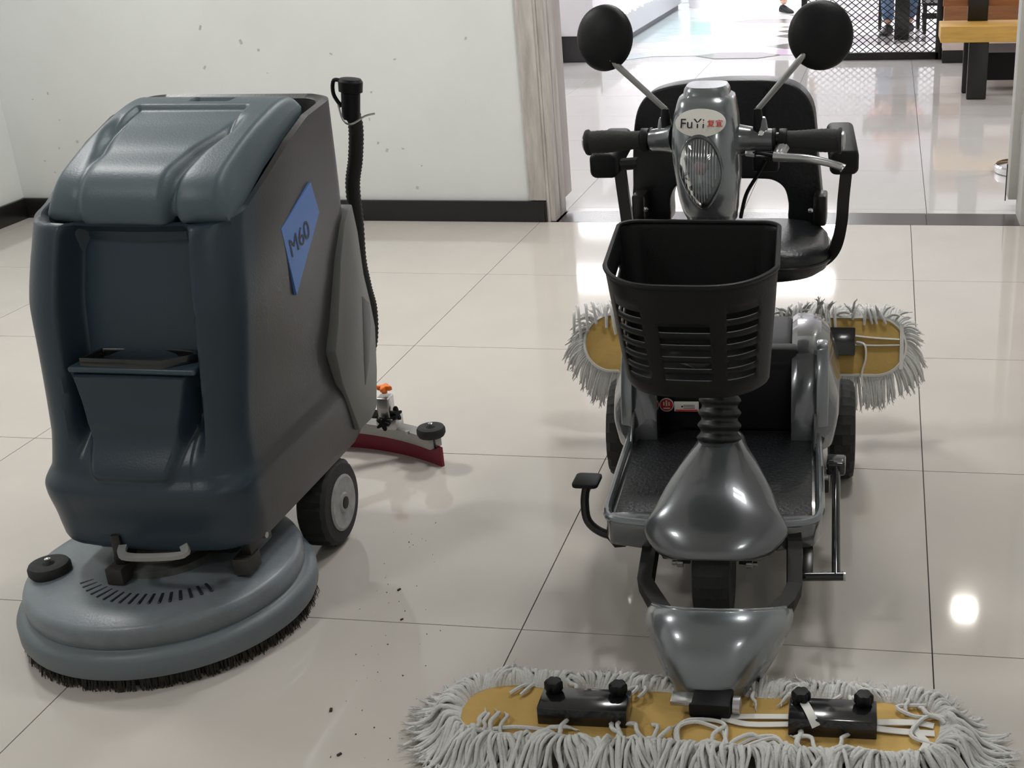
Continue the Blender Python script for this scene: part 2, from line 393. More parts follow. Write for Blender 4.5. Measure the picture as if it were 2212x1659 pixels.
# seating booth on the right of the hall
t = thing('booth_wall', (1.4, 10.35, 0), 'low booth wall banded in brown and pale boards behind the yellow bench', 'partition')
for z0, z1, mm in ((.0, .094, BASEB), (.096, .17, PALEW), (.172, .20, PALEW), (.202, .314, PALEW), (.316, .43, BRWOOD), (.432, .56, PALEW), (.562, .68, BRWOOD), (.682, .80, PALEW), (.802, .92, BRWOOD)):
    MB().box((1.6, 10.32, (z0+z1)/2), (2.36, .22+(z0*.05), z1-z0)).build('board', mm, t, bevel=.002)
t = thing('bench', (.9, 8.6, 0), 'yellow wooden bench on black square legs beside the right door frame', 'bench')
MB().box((1.16, 8.62, .41), (1.66, .36, .10)).build('seat', YWOOD, t, bevel=.006)
MB().box((1.3, 8.80, .62), (1.9, .03, .14)).build('back_board', BRWOOD, t, bevel=.004)
for x in (.575, 1.7):
    MB().box((x, 8.50, .18), (.125, .06, .36)).build('leg', BLACKS, t, bevel=.008, seg=3)
    MB().box((x-.03, 8.76, .18), (.1, .05, .36)).build('leg', BLACKS, t, bevel=.008, seg=3)
    MB().box((x, 8.765, .66), (.13, .035, .40)).build('back_post', BLACKS, t, bevel=.004)
MB().box((1.25, 9.15, .15), (1.2, .5, .18)).build('underframe', BLACKP, t)
# table leg and slatted seat behind the wire
t = thing('hall_table', (.1, 11.8, 0), 'dark table standing behind the wire mesh fence', 'table')
MB().box((.12, 11.83, .36), (.13, .13, .72)).build('leg', BLACKS, t, bevel=.006)
MB().box((.25, 11.75, .74), (.9, .6, .04)).build('table_top', BLACKS, t, bevel=.006)
t = thing('slatted_stool', (.36, 12.3, 0), 'black slatted stool beside the table behind the mesh', 'stool')
for k in range(4): MB().box((.48, 12.2+k*.09, .26+.0*k), (.36, .06, .025)).build('slat', BLACKS, t, bevel=.003)
for x in (.33, .63):
    for y in (12.18, 12.5): MB().box((x, y, .125), (.03, .03, .25)).build('leg', BLACKS, t)
MB().box((.48, 12.17, .16), (.36, .02, .05)).build('rail', BLACKS, t)
t = thing('stanchion', (.66, 6.3, 0), 'chrome rimmed round stand base showing beside the right door frame', 'stanchion')
MB().lathe([(.15, 0), (.155, .004), (.155, .03), (.148, .038), (.06, .052), (.03, .06)], (.69, 6.3, 0), n=48).build('base', CHROME, t)
MB().lathe([(.02, .06), (.02, .9), (.026, .92), (.01, .94)], (.69, 6.3, 0), n=20).build('pole', CHROME, t)
# ------------------------------------------------------------------ people
def skin_body(name, verts, edges, radii, m, parent, sub=2, root=0):
    me = bpy.data.meshes.new(name); me.from_pydata([tuple(v) for v in verts], edges, []); me.update()
    o = bpy.data.objects.new(name, me); COL.objects.link(o); me.materials.append(m)
    md = o.modifiers.new('skin', 'SKIN'); md.use_smooth_shade = True
    for i, r in enumerate(radii):
        sv = me.skin_vertices[0].data[i]; sv.radius = (r, r) if not hasattr(r, '__len__') else r; sv.use_root = (i == root)
    s = o.modifiers.new('sub', 'SUBSURF'); s.levels = sub; s.render_levels = sub
    if parent: attach(o, parent)
    return o
def person(name, base, J, label, legm, topm, shoe_dir):
    """J: joint positions dict relative to base"""
    t = thing(name, base, label, 'person')
    b = Vector(base); P = {k: b+Vector(v) for k, v in J.items()}
    k = ['pel', 'hipL', 'kneL', 'ankL', 'hipR', 'kneR', 'ankR', 'spi', 'che', 'nec', 'hea', 'shL', 'elL', 'wrL', 'shR', 'elR', 'wrR']
    E = [(0, 1), (1, 2), (2, 3), (0, 4), (4, 5), (5, 6), (0, 7), (7, 8), (8, 9), (9, 10), (8, 11), (11, 12), (12, 13), (8, 14), (14, 15), (15, 16)]
    rad = [.13, .095, .062, .04, .095, .062, .04, .12, .135, .055, .05, .055, .04, .028, .055, .04, .028]
    skin_body('body', [P[x] for x in k], E, rad, SKIN, t)
    # clothes over the body
    skin_body('trousers', [P['pel'], P['hipL'], P['kneL'], P['ankL']+Vector((0, 0, .03)), P['hipR'], P['kneR'], P['ankR']+Vector((0, 0, .03))], [(0, 1), (1, 2), (2, 3), (0, 4), (4, 5), (5, 6)], [.14, .105, .075, .06, .105, .075, .06], legm, t)
    skin_body('jacket', [P['pel']+Vector((0, 0, .03)), P['spi'], P['che'], P['shL'], P['elL'], P['wrL'], P['shR'], P['elR'], P['wrR']], [(0, 1), (1, 2), (2, 3), (3, 4), (4, 5), (2, 6), (6, 7), (7, 8)], [.15, .135, .15, .065, .05, .04, .065, .05, .04], topm, t)
    h = P['hea']
    hd = MB().lathe([(.03, -.11), (.06, -.10), (.078, -.05), (.085, .02), (.075, .08), (.04, .115), (.005, .12)], h+Vector((0, 0, .06)), n=20, sy=1.15)
    for s in (-1, 1):
        hd.lathe([(.004, -.004), (.012, 0), (.004, .004)], h+Vector((s*.084, 0, .06)), (s, 0, 0), 8)
    hd.tube([h+Vector((0, .09*shoe_dir.y-.001, .075)), h+Vector((0, .118*shoe_dir.y, .045)), h+Vector((0, .095*shoe_dir.y, .035))], [.008, .013, .008], 8)
    hd.build('head', SKIN, t)
    MB().lathe([(.088, 0), (.094, .04), (.082, .09), (.045, .13), (.004, .135)], h+Vector((0, -.012*shoe_dir.y, .06)), n=20, sy=1.15).build('hair', HAIR, t)
    for w, e in (('wrL', 'elL'), ('wrR', 'elR')):
        d = (P[w]-P[e]).normalized(); hm = MB(); o = P[w]; sd = d.cross(Vector((0, 1, 0))).normalized()
        hm.tube([o, o+d*.045, o+d*.09], [.024, .034, .03], 8)
        for i in range(4):
            a = o+d*.085+sd*(.022-.015*i); hm.tube([a, a+d*.035, a+d*(.06+.008*(i in (1, 2)))+Vector((0, .012, 0))], [.009, .0085, .006], 6)
        a = o+d*.03+sd*.03; hm.tube([a, a+sd*.02+d*.025, a+sd*.022+d*.05], [.011, .01, .007], 6)
        hm.build('hand', SKIN, t)
    for a in ('ankL', 'ankR'):
        p = P[a]; f = Vector(shoe_dir).normalized(); s = Vector((-f.y, f.x, 0)); rings = []
        for q, w, z0, h_ in ((-.07, .025, 0, .05), (-.055, .036, 0, .085), (0, .038, 0, .09), (.06, .042, 0, .06), (.13, .045, 0, .042), (.175, .03, 0, .03), (.19, .012, .004, .018)):
            c = p+f*q; c.z = p.z-.075
            rings.append([c+s*(x*w)+Vector((0, 0, z0+z*h_)) for x, z in ((-1, 0), (-1, .5), (-.75, .85), (0, 1), (.75, .85), (1, .5), (1, 0), (0, 0))])
        MB().rings(rings).build('shoe', BLACKP, t, angle=50, sub=1)
    return t
person('person', (-1.10, 14.5, 0), dict(pel=(.05, .1, .92), hipL=(-.06, .08, .88), kneL=(-.06, -.06, .47), ankL=(-.03, -.14, .08), hipR=(.12, .12, .88), kneR=(.16, .22, .50), ankR=(.10, .52, .16), spi=(.05, .08, 1.1), che=(.05, .06, 1.32), nec=(.05, .05, 1.47), hea=(.05, .03, 1.54), shL=(-.14, .06, 1.38), elL=(-.2, .10, 1.1), wrL=(-.16, -.05, .9), shR=(.24, .06, 1.38), elR=(.30, .02, 1.1), wrR=(.27, .18, .88)),
       'person in dark trousers and black shoes walking down the hall', CLOTHB, CLOTHG, Vector((.55, -.8, 0)))
sp = thing('hall_chair', (.12, 12.75, 0), 'dark chair with a seated person behind the mesh fence', 'chair')
MB().box((.1, 12.78, .43), (.42, .40, .03)).build('seat', BLACKS, sp, bevel=.006)
MB().box((.1, 12.98, .72), (.42, .025, .34)).build('backrest', BLACKS, sp, bevel=.006)
for x in (-.08, .28):
    for y in (12.62, 12.95): MB().box((x, y, .21), (.03, .03, .42)).build('leg', BLACKS, sp)
person('person', (.05, 12.75, 0), dict(pel=(.05, .03, .56), hipL=(-.05, -.02, .54), kneL=(-.08, -.42, .50), ankL=(-.05, -.55, .08), hipR=(.14, -.02, .54), kneR=(.18, -.42, .50), ankR=(.14, -.42, .08), spi=(.05, .05, .78), che=(.05, .03, 1.0), nec=(.05, .02, 1.14), hea=(.05, 0, 1.2), shL=(-.12, .03, 1.06), elL=(-.19, -.05, .82), wrL=(-.1, -.28, .70), shR=(.22, .03, 1.06), elR=(.29, -.05, .82), wrR=(.2, -.28, .70)),
       'person in blue jeans and a pink garment sitting behind the mesh fence', DENIM, PINKC, Vector((-.3, -.9, 0)))
# ------------------------------------------------------------------ floor scrubber
SX = -1.38
scr = thing('floor_scrubber', (-1.40, 2.25, 0), 'walk-behind floor scrubber with slate blue tank and grey round brush deck', 'floor scrubber')
hw_t = [(.18, .205), (.21, .209), (.26, .213), (.325, .214), (.355, .205), (.42, .200), (.55, .208), (.66, .216), (.80, .218), (.90, .212), (1.0, .206)]
yf_t = [(.18, 1.985), (.21, 1.946), (.26, 1.937), (.325, 1.925), (.355, 1.945), (.42, 1.960), (.55, 1.985), (.66, 2.005), (.74, 2.028), (.80, 2.055), (.9, 2.11), (1, 2.16)]
yb_t = [(.18, 2.47), (.22, 2.55), (.26, 2.595), (.38, 2.63), (.43, 2.632), (.52, 2.605), (.60, 2.60), (.80, 2.60), (.88, 2.63), (1, 2.64)]
ztop_t = [(2.0, .800), (2.08, .805), (2.16, .82), (2.25, .86), (2.35, .905), (2.45, .938), (2.6, .958), (2.7, .958)]
def front_push(x, z, s=1):
    xr = x+1.368
    # recess between the two corner lobes, and the tapering tub that fills its lower half
    rec = .062*(smooth(.140, .112, abs(xr)))*smooth(.36, .46, z)*smooth(.815, .775, z)
    hwb = interp([(.33, .055), (.36, .078), (.42, .093), (.56, .125)], z)
    tub = smooth(hwb+.012, hwb-.012, abs(xr+.005))*smooth(.33, .37, z)*smooth(.550, .540, z)
    r = rec*(1-tub*interp([(.36, .0), (.45, .80), (.55, .98)], z)) - .018*tub*smooth(.50, .36, z)*smooth(.33, .36, z)
    return r
NS, NZ = 300, 120
rings = []
for iz in range(NZ+1):
    tz = iz/NZ; zn = .205+.595*tz
    hw, yf, yb = cat_interp(hw_t, zn), cat_interp(yf_t, zn), cat_interp(yb_t, zn)
    rf, rb = .085, .05
    ins = .010*(1-tz/.03) if tz < .03 else 0
    ring = []
    # front edge dense, then right side, back, left side
    pts = []
    nf = 150
    for k in range(nf): pts.append((SX-hw+rf+(2*hw-2*rf)*k/nf, yf+.010*((((SX-hw+rf+(2*hw-2*rf)*k/nf)-SX)/.13)**2)))
    def arc(cx, cy, r, a0, a1, n): return [(cx+r*cos(a0+(a1-a0)*k/n), cy+r*sin(a0+(a1-a0)*k/n)) for k in range(n)]
    yc = yf+.010
    pts += arc(SX+hw-rf, yc+rf, rf, -pi/2, 0, 24)
    pts += [(SX+hw, yc+rf+(yb-rb-yc-rf)*k/50) for k in range(50)]
    pts += arc(SX+hw-rb, yb-rb, rb, 0, pi/2, 10)
    pts += [(SX+hw-rb-(2*hw-2*rb)*k/12, yb) for k in range(12)]
    pts += arc(SX-hw+rb, yb-rb, rb, pi/2, pi, 10)
    pts += [(SX-hw, yb-rb-(yb-rb-yc-rf)*k/20) for k in range(20)]
    pts += arc(SX-hw+rf, yc+rf, rf, pi, 3*pi/2, 24)
    for x, y in pts:
        q = smooth(.12, 1, (zn-.20)/.60)
        z = zn+(interp(ztop_t, y)-.80)*q
        if y < 2.2: y += front_push(x, zn)
        tp = .075*smooth(.64, .80, zn)*smooth(2.36, 2.08, y)*(1 if x < SX else .6)
        x = SX+(x-SX)*(1-ins-tp); ring.append((x, y, z-(.006 if ins else 0)))
    rings.append(ring)
# roll the top edge inwards, then drop to the tank opening
top = rings[-1]; cx, cy = SX, 2.33
for k_, dz in ((.955, .004), (.91, -.004), (.90, -.03), (.89, -.09)):
    rings.append([(cx+(x-cx)*k_, cy+(y-cy)*k_, z+dz) for x, y, z in top])
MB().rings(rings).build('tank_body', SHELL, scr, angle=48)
# lid
lid = MB(); LX, LW = -1.356, .178
prof = [(2.128, .800), (2.095, .803), (2.083, .822), (2.086, .846), (2.10, .868), (2.125, .888), (2.17, .908), (2.23, .930), (2.30, .952), (2.36, .968), (2.40, .976), (2.43, .979), (2.452, .977), (2.462, .968), (2.462, .935)]
def prof_at(t):
    n = len(prof)-1; i = min(int(t*n), n-1); f = t*n-i
    a, b, c, d = prof[max(i-1, 0)], prof[i], prof[i+1], prof[min(i+2, n)]
    return tuple(.5*((2*b[j])+(c[j]-a[j])*f+(2*a[j]-5*b[j]+4*c[j]-d[j])*f*f+(3*b[j]-a[j]-3*c[j]+d[j])*f**3) for j in (0, 1))
NU, NV = 110, 120
grid = []
for i in range(NU+1):
    y0, z0 = prof_at(i/NU); y1, z1 = prof_at(min(1, (i+.5)/NU)); ya, za = prof_at(max(0, (i-.5)/NU))
    tn = Vector((y1-ya, z1-za)); tn = tn.normalized() if tn.length > 0 else Vector((1, 0)); nr = Vector((-tn.y, tn.x))
    row = []
    for j in range(NV+1):
        u = -1+2*j/NV; x = LX+u*LW
        wf = 1.0
        e = abs(u)
        # rounded shoulders: pull in and drop
        sh = max(0, (e-.86)/.14)
        zbt = max(.800, interp(ztop_t, y0)+.003)
        drop = .55*max(0, z0-zbt)*sh**2.2
        if z0 < .87: x = LX+u*LW*(1-.00*sh)
        yy = y0+.035*max(0, e-.62)**1.5*smooth(2.3, 2.08, y0)*2
        # raised middle tongue narrowing upwards, edged by grooves
        s = y0
        hwid = interp([(2.08, .088), (2.13, .088), (2.20, .098), (2.27, .120), (2.40, .128), (2.42, .12)], s)
        d = abs(x-LX+.012)-hwid
        g = -(.019 if x > LX else .012)*math.exp(-(d/.011)**2)*smooth(2.345, 2.27, s)*smooth(1.9, 2.1, s)*(1 if x > LX else smooth(2.14, 2.22, s)*1.0+.25*smooth(2.22, 2.14, s))
        # shallow dished field with a raised far lip
        dish = -.010*smooth(.004, -.006, abs(x-LX+.012)-.118)*smooth(2.20, 2.32, s)*smooth(2.385, 2.375, s-.0)
        # tongue stands proud at the front edge
        tong = .008*smooth(.008, -.008, d)*smooth(2.20, 2.12, s)
        notch = -.018*smooth(.045, .04, abs(x-LX-.01))*smooth(2.405, 2.41, s)*smooth(2.445, 2.44, s)*(z0 > .97)
        h = g+dish+tong+notch
        yy += nr.x*h*1.0; zz = z0+nr.y*h-drop
        row.append((x, yy, zz))
    # right and left side walls
    row = [(row[0][0]+.002, row[0][1], min(row[0][2], zbt))]+row+[(row[-1][0]-.002, row[-1][1], min(row[-1][2], zbt))]
    grid.append(row)
n = len(grid[0])
lid.add([p for r in grid for p in r], [(i*n+j, i*n+j+1, (i+1)*n+j+1, (i+1)*n+j) for i in range(NU) for j in range(n-1)]+[tuple(i*n for i in range(NU+1)), tuple((i*n+n-1) for i in range(NU, -1, -1))])
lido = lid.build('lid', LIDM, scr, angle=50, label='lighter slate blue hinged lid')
# cup tray insert: black open box in the top of the tub
tr = MB(); zc_, yb_ = .572, 2.035
out = [(-1.466, 1.998), (-1.455, 2.055), (-1.30, 2.058), (-1.262, 2.050), (-1.250, 2.035), (-1.300, 1.994)]
inn = [(x*.95+.05*-1.36, y*.86+.14*2.026) for x, y in out]
tr.rings([[(x, y, .556) for x, y in out], [(x, y, .574) for x, y in out], [(x, y, .574) for x, y in inn], [(x, y, .5585) for x, y in inn]], cap=False)
tr.add([(x, y, .559) for x, y in inn], [tuple(range(6))])
tr.build('cup_tray', BLACKG, scr, bevel=.004, seg=2, angle=40)
# fixed shelf around the tray
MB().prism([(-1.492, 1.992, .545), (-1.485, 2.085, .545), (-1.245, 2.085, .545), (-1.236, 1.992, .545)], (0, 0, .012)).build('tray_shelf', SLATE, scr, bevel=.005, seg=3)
# badge on the flank
BXX = SX+.2175
q4 = [atx(u, v, BXX) for u, v in ((666, 394), (685, 458), (644, 638), (608, 494))]
def flank(y, z, off=.003):
    zn = z-.03; return SX+cat_interp(hw_t, zn)*(1-.045*smooth(.64, .80, zn)*smooth(2.36, 2.08, y))+off
for p in q4: p.x = flank(p.y, p.z)
pn = (q4[1]-q4[0]).cross(q4[2]-q4[0]).normalized()
px_ = lambda y, z: q4[0].x-(pn.y*(y-q4[0].y)+pn.z*(z-q4[0].z))/pn.x
q4[3].x = px_(q4[3].y, q4[3].z)
bd = MB().prism([p+Vector((-.010, 0, 0)) for p in q4], (.012, 0, 0)).build('badge', BLUE, scr, bevel=.0005, seg=1, label='blue diamond badge reading M60')
def text(body, loc, ex, ey, size, m, parent, name='lettering', ext=.0006, bold=0):
    c = bpy.data.curves.new('txt', 'FONT'); c.body = body; c.size = size; c.extrude = ext; c.align_x = 'CENTER'; c.align_y = 'CENTER'; c.offset = bold
    o = bpy.data.objects.new('txt', c); COL.objects.link(o); dg = bpy.context.evaluated_depsgraph_get(); dg.update()
    me = bpy.data.meshes.new_from_object(o.evaluated_get(dg)); COL.objects.unlink(o); bpy.data.objects.remove(o)
    ex = Vector(ex); ey = Vector(ey); ez = ex.cross(ey).normalized()
    M4 = Matrix((ex.to_4d(), ey.to_4d(), ez.to_4d(), (0, 0, 0, 1))).transposed(); M4[3] = (0, 0, 0, 1)
    for i in range(3): M4[i][3] = Vector(loc)[i]
    me.transform(M4)
    o = bpy.data.objects.new(name, me); COL.objects.link(o); me.materials.clear(); me.materials.append(m); attach(o, parent); return o
tc_ = atx(650, 517, BXX+.004); a0 = atx(628, 548, BXX+.004); a1 = atx(664, 500, BXX+.004)
exv = (a1-a0).normalized()
eyv = Vector((0, -.12, 1)).normalized()
pt = lambda v, k: Vector((px_(tc_.y+v.y*k, tc_.z+v.z*k), tc_.y+v.y*k, tc_.z+v.z*k))
exv, eyv = (pt(exv, .02)-pt(exv, -.02)).normalized(), (pt(eyv, .02)-pt(eyv, -.02)).normalized()
lt = text('M60', (px_(tc_.y, tc_.z)+.0030, tc_.y, tc_.z), exv, eyv, .053, INK, scr, ext=.0, bold=.0)
attach(lt, scr)
# lighter rear flank panel
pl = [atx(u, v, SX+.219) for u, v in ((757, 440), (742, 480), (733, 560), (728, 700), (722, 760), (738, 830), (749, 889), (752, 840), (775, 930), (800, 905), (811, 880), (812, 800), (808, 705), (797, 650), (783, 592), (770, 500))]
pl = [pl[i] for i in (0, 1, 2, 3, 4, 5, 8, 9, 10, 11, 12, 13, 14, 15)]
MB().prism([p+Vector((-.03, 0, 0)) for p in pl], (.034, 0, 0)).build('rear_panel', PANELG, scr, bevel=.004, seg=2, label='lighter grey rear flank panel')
pl2 = [atx(u, v, SX+.2225) for u, v in ((782, 640), (797, 655), (800, 700), (797, 780), (789, 832), (786, 780))]
MB().prism([p+Vector((-.004, 0, 0)) for p in pl2], (.0055, 0, 0)).build('panel_inset', mat('panel_inset_grey', (.10, .10, .098), .5), scr, bevel=.001)
# drain hose with cap at the rear right
hp = [at(752, 215, 2.70), at(768, 270, 2.71), at(768, 340, 2.71), at(762, 400, 2.71), at(770, 480, 2.71), at(776, 560, 2.70), at(788, 620, 2.69), at(800, 670, 2.68), at(800, 740, 2.66), at(780, 800, 2.62)]
hs = MB(); P = hp
# ribbed tube
dense = []
for i in range(len(P)-1):
    a, b, c, d = P[max(i-1, 0)], P[i], P[i+1], P[min(i+2, len(P)-1)]
    for k in range(16):
        t_ = k/16; dense.append(.5*((2*b)+(c-a)*t_+(2*a-5*b+4*c-d)*t_*t_+(3*b-a-3*c+d)*t_**3))
hs.tube(dense, [.0155+.0018*(i % 2) for i in range(len(dense))], n=14, smooth=False)
hs.build('drain_hose', RUBBER, scr, angle=60)
cp = at(757, 180, 2.70)
ax = Vector((.12, .0, 1)).normalized()
MB().lathe([(.020, -.078), (.021, -.02), (.026, -.018), (.027, .004), (.023, .010), (.006, .012)], cp, ax, 24).build('hose_cap', BLACKP, scr, angle=30)
MB().tube([cp+Vector((-.008, -.01, .004)), cp+Vector((-.034, -.008, .008)), cp+Vector((-.040, -.006, -.022)), cp+Vector((-.026, -.004, -.05))], .0045, 8).build('cap_strap', BLACKP, scr)
MB().tube([cp+Vector((-.03, -.012, -.045)), cp+Vector((-.018, -.024, -.075)), cp+Vector((.0, -.026, -.085)), cp+Vector((.028, -.01, -.070)), cp+Vector((.048, .0, -.066))], .0022, 6).build('hook', STEEL, scr)
# round brush deck
DC = Vector((-1.41, 2.045, 0))
dk = MB().lathe([(.262, .080), (.266, .086), (.266, .112), (.262, .121), (.254, .126), (.20, .133), (.12, .137), (.01, .138)], DC, n=120).build('brush_deck', DECK, scr, angle=40)
MB().lathe([(.20, .030), (.283, .028), (.2865, .036), (.2865, .064), (.283, .072), (.272, .078), (.266, .079), (.262, .083), (.20, .083)], DC, n=120).build('splash_skirt', SKIRT, scr, angle=40)
br = MB()
for k in range(1500):
    a = random.uniform(0, 2*pi); r = random.uniform(.262, .279); p = DC+Vector((r*cos(a), r*sin(a), .034)); q = DC+Vector(((r+random.uniform(-.004, .008))*cos(a+random.uniform(-.02, .02)), (r+.004)*sin(a), .001))
    s = Vector((-sin(a), cos(a), 0))*.0016
    br.add([p-s, p+s, q+s*.6, q-s*.6, p+Vector((cos(a), sin(a), 0))*.001, q+Vector((cos(a), sin(a), 0))*.001], [(0, 1, 2, 3), (0, 4, 5, 3), (1, 4, 5, 2)])
br.lathe([(.15, .002), (.262, .002), (.27, .034), (.15, .034)], DC, n=80)
br.build('brush_bristles', BRIST, scr, kind='stuff')
for k in range(17):                       # cooling slots in the deck
    a = -pi/2-.83+k*.104
    a0_, a1_ = .150, .186
    ce_ = DC+Vector((cos(a)*(a0_+a1_)/2+.03, sin(a)*(a0_+a1_)/2, .1345))
    MB().box(ce_, (a1_-a0_, .0058, .003), rz=a).build('slot', INK, dk, bevel=.001, seg=1)
# motor housing and hangers on the deck
MC = DC+Vector((.005, .015, 0))
MB().lathe([(.105, .137), (.10, .150), (.078, .155), (.076, .178), (.062, .190), (.01, .192)], MC+Vector((0, -.01, 0)), n=40).build('motor_cover', mat('motor_grey', (.10, .10, .095), .6, var=.6, vscale=14, col2=(.02, .02, .02)), scr, angle=40)
MB().tube([at(266, 1180, 1.92), at(268, 1201, 1.895), at(330, 1204, 1.890), at(396, 1198, 1.895), at(398, 1180, 1.92)], .0075, 8, flat=(1, .55)).build('motor_handle', mat('pale_handle', (.30, .30, .29), .6, var=.3), scr)
for k in range(10):
    a = k*2*pi/10
    MB().box(MC+Vector((cos(a)*.045, sin(a)*.045-.01, .193)), (.05, .006, .006), rz=a).build('motor_rib', BLACKP, scr)
for (u, v, yy) in ((243, 1185, 1.93), (520, 1175, 1.99)):
    p = at(u, v, yy)
    MB().box((p.x, p.y+.01, .155), (.035, .05, .035)).build('hanger_foot', mat('grimy_metal', (.06, .055, .05), .5, metal=.4, var=.5) if 'grimy_metal' not in bpy.data.materials else bpy.data.materials['grimy_metal'], scr, bevel=.003)
    MB().box((p.x+.005, p.y+.05, .20), (.02, .09, .07)).build('hanger_link', BLACKS, scr, bevel=.003)
    MB().tube([(p.x-.03, p.y+.04, .20), (p.x+.035, p.y+.04, .20)], .007, 8, smooth=False).build('hanger_bolt', STEEL, scr)
MB().box((-1.395, 2.20, .185), (.30, .34, .07)).build('chassis', BLACKS, scr, bevel=.01)
# bumper rollers
def roller(c, r, name='bumper_roller'):
    o = MB().lathe([(.008, .014), (.012, .010), (r*.7, .013), (r*.92, .010), (r, .004), (r, -.006), (r*.9, -.013), (.01, -.014)], c, n=36).build(name, RUBBER, scr, angle=40)
    MB().lathe([(.006, .013), (.006, .020), (.002, .022)], c, n=10).build('bolt', CHROME, o)
rc = atz(107, 1226, .142); roller(rc, .040)
MB().tube([rc+Vector((0, 0, -.012)), rc+Vector((.0, .0, -.03))], .008, 8, smooth=False).build('roller_post', STEEL, scr)
# traction wheels
def drive_wheel(cx, side):
    c = Vector((cx, 2.365, .1015)); ax = Vector((side, 0, 0))
    n_ = 72; rings = []
    for r, h in ((.060, -.066), (.088, -.066), (.0985, -.058), (.0985, -.034), (.0985, -.008), (.088, .0), (.060, .002)):
        ring = []
        for k in range(n_):
            rr = r-(.004 if (k % 4 == 0 and r > .09) else 0); a = 2*pi*k/n_
            ring.append(c+Vector((side*h, rr*cos(a), rr*sin(a))))
        rings.append(ring)
    w_ = MB().rings(rings).build('drive_wheel', RUBBER, scr, angle=25)
    MB().lathe([(.062, -.002), (.064, .003), (.058, .006), (.024, .004), (.020, .008), (.012, .008)], c, ax, 40).build('hub_cover', HUBG, w_, angle=30)
    MB().lathe([(.014, .004), (.014, .0095), (.004, .010)], c, ax, 16).build('hub_cap', BLACKP, w_)
drive_wheel(-1.172, 1); drive_wheel(-1.60, -1)
# squeegee at the rear
sq = []
for k in range(25):
    t_ = -1+2*k/24; sq.append(Vector((-1.405+.305*t_, 2.872-.095*t_*t_, 0)))
MB().tube([p+Vector((0, 0, .066)) for p in sq], 1, flat=(.020, .016), smooth=False).build('squeegee_bar', mat('squeegee_metal', (.34, .33, .32), .4, metal=.7, bump=.05), scr, bevel=.003)
sqr = [(p-Vector((-1.405, 2.5, 0)))*1.045+Vector((-1.405, 2.492, 0)) for p in sq]
MB().tube([p+Vector((0, -.006, .026)) for p in sqr], 1, flat=(.004, .026), smooth=False).build('squeegee_blade', REDR, scr, label='dark red rubber blade')
MB().tube([p+Vector((0, .022, .026)) for p in sq], 1, flat=(.003, .026), smooth=False).build('squeegee_blade', REDR, scr, label='dark red rubber blade')
rp = atz(931, 930, .098)
roller(rp, .036)
MB().tube([rp+Vector((0, 0, -.01)), rp+Vector((0, 0, -.05))], .009, 8, smooth=False).build('roller_post', BLACKS, scr)
kx = at(830, 880, 2.83)
MB().box((kx.x, 2.84, .135), (.034, .04, .055)).build('squeegee_bracket', STEEL, scr, bevel=.004, seg=3)
MB().box((kx.x+.006, 2.84, .092), (.055, .05, .03)).build('squeegee_bracket', STEEL, scr, bevel=.003)
MB().tube([(kx.x-.02, 2.83, .115), (kx.x-.16, 2.75, .15), (kx.x-.22, 2.6, .2)], .012, 8).build('squeegee_arm', BLACKS, scr)
def star(c, r, n, h, m, name, ax=(0, 0, 1)):
    q = Vector((0, 0, 1)).rotation_difference(Vector(ax).normalized()).to_matrix()
    P_ = []
    for k in range(n*6):
        a = 2*pi*k/(n*6); rr = r*(.72+.28*cos(n*a)); P_.append((rr*cos(a), rr*sin(a)))
    mb = MB().rings([[q @ Vector((x*f, y*f, z)) + Vector(c) for x, y in P_] for f, z in ((.9, -h), (1, -h*.7), (1, h*.6), (.85, h), (.3, h))])
    mb.lathe([(r*.35, -h*2.4), (r*.35, -h)], c, ax, 12)
    return mb.build(name, m, scr, angle=40) if name else mb
star((kx.x+.002, 2.84, .185), .021, 4, .006, ORANGE, 'star_knob')
star((kx.x+.002, 2.805, .100), .020, 5, .006, BLACKP, 'clamp_knob', (0, -1, .2))
star((kx.x+.030, 2.83, .118), .020, 5, .006, BLACKP, 'clamp_knob', (1, -.3, .3))
p = atz(880, 934, .085); MB().lathe([(.006, -.004), (.006, .004)], p, n=6).build('nut', STEEL, scr)
# ------------------------------------------------------------------ mobility scooter
A = .06
OX, OY = -.350, 2.80
eu, ev = Vector((cos(A), sin(A), 0)), Vector((-sin(A), cos(A), 0))
def S(u, v, z): return Vector((OX, OY, 0))+eu*u+ev*v+Vector((0, 0, z))
RS = Matrix((eu, ev, Vector((0, 0, 1)))).transposed()
sco = thing('mobility_scooter', (OX, OY-.35, 0), 'dark grey three-wheeled mobility scooter with black basket, seat and round mirrors', 'mobility scooter', rz=A)
def rbox(c, d, r, m, name, parent=sco, seg=4, M=None, **k):     # rounded box
    return MB().box(c, d, M=M or RS).build(name, m, parent, bevel=r, seg=seg, angle=50, **k)
# rear wheels
def tyre(c, R, w, name, hub=HUBG, parent=sco):
    c = Vector(c); n_ = 64; rings = []
    prof_ = [(R*.55, -w*.42), (R*.8, -w*.5), (R*.93, -w*.46), (R*.985, -w*.3), (R, 0), (R*.985, w*.3), (R*.93, w*.46), (R*.8, w*.5), (R*.55, w*.42)]
    for j, (r, h) in enumerate(prof_):
        ring = []
        for k in range(n_):
            rr = r-(.0035 if ((k+j*2) % 4 < 1 and r > R*.9) else 0); a = 2*pi*k/n_
            ring.append(c+eu*h+ev*(rr*cos(a))+Vector((0, 0, rr*sin(a))))
        rings.append(ring)
    o = MB().rings(rings).build(name, RUBBER, parent, angle=20)
    for s in (-1, 1): MB().lathe([(R*.56, w*.40), (R*.5, w*.34), (R*.2, w*.38), (.012, w*.44)], c, eu*s, 32).build('hub', hub, o, angle=30)
    return o
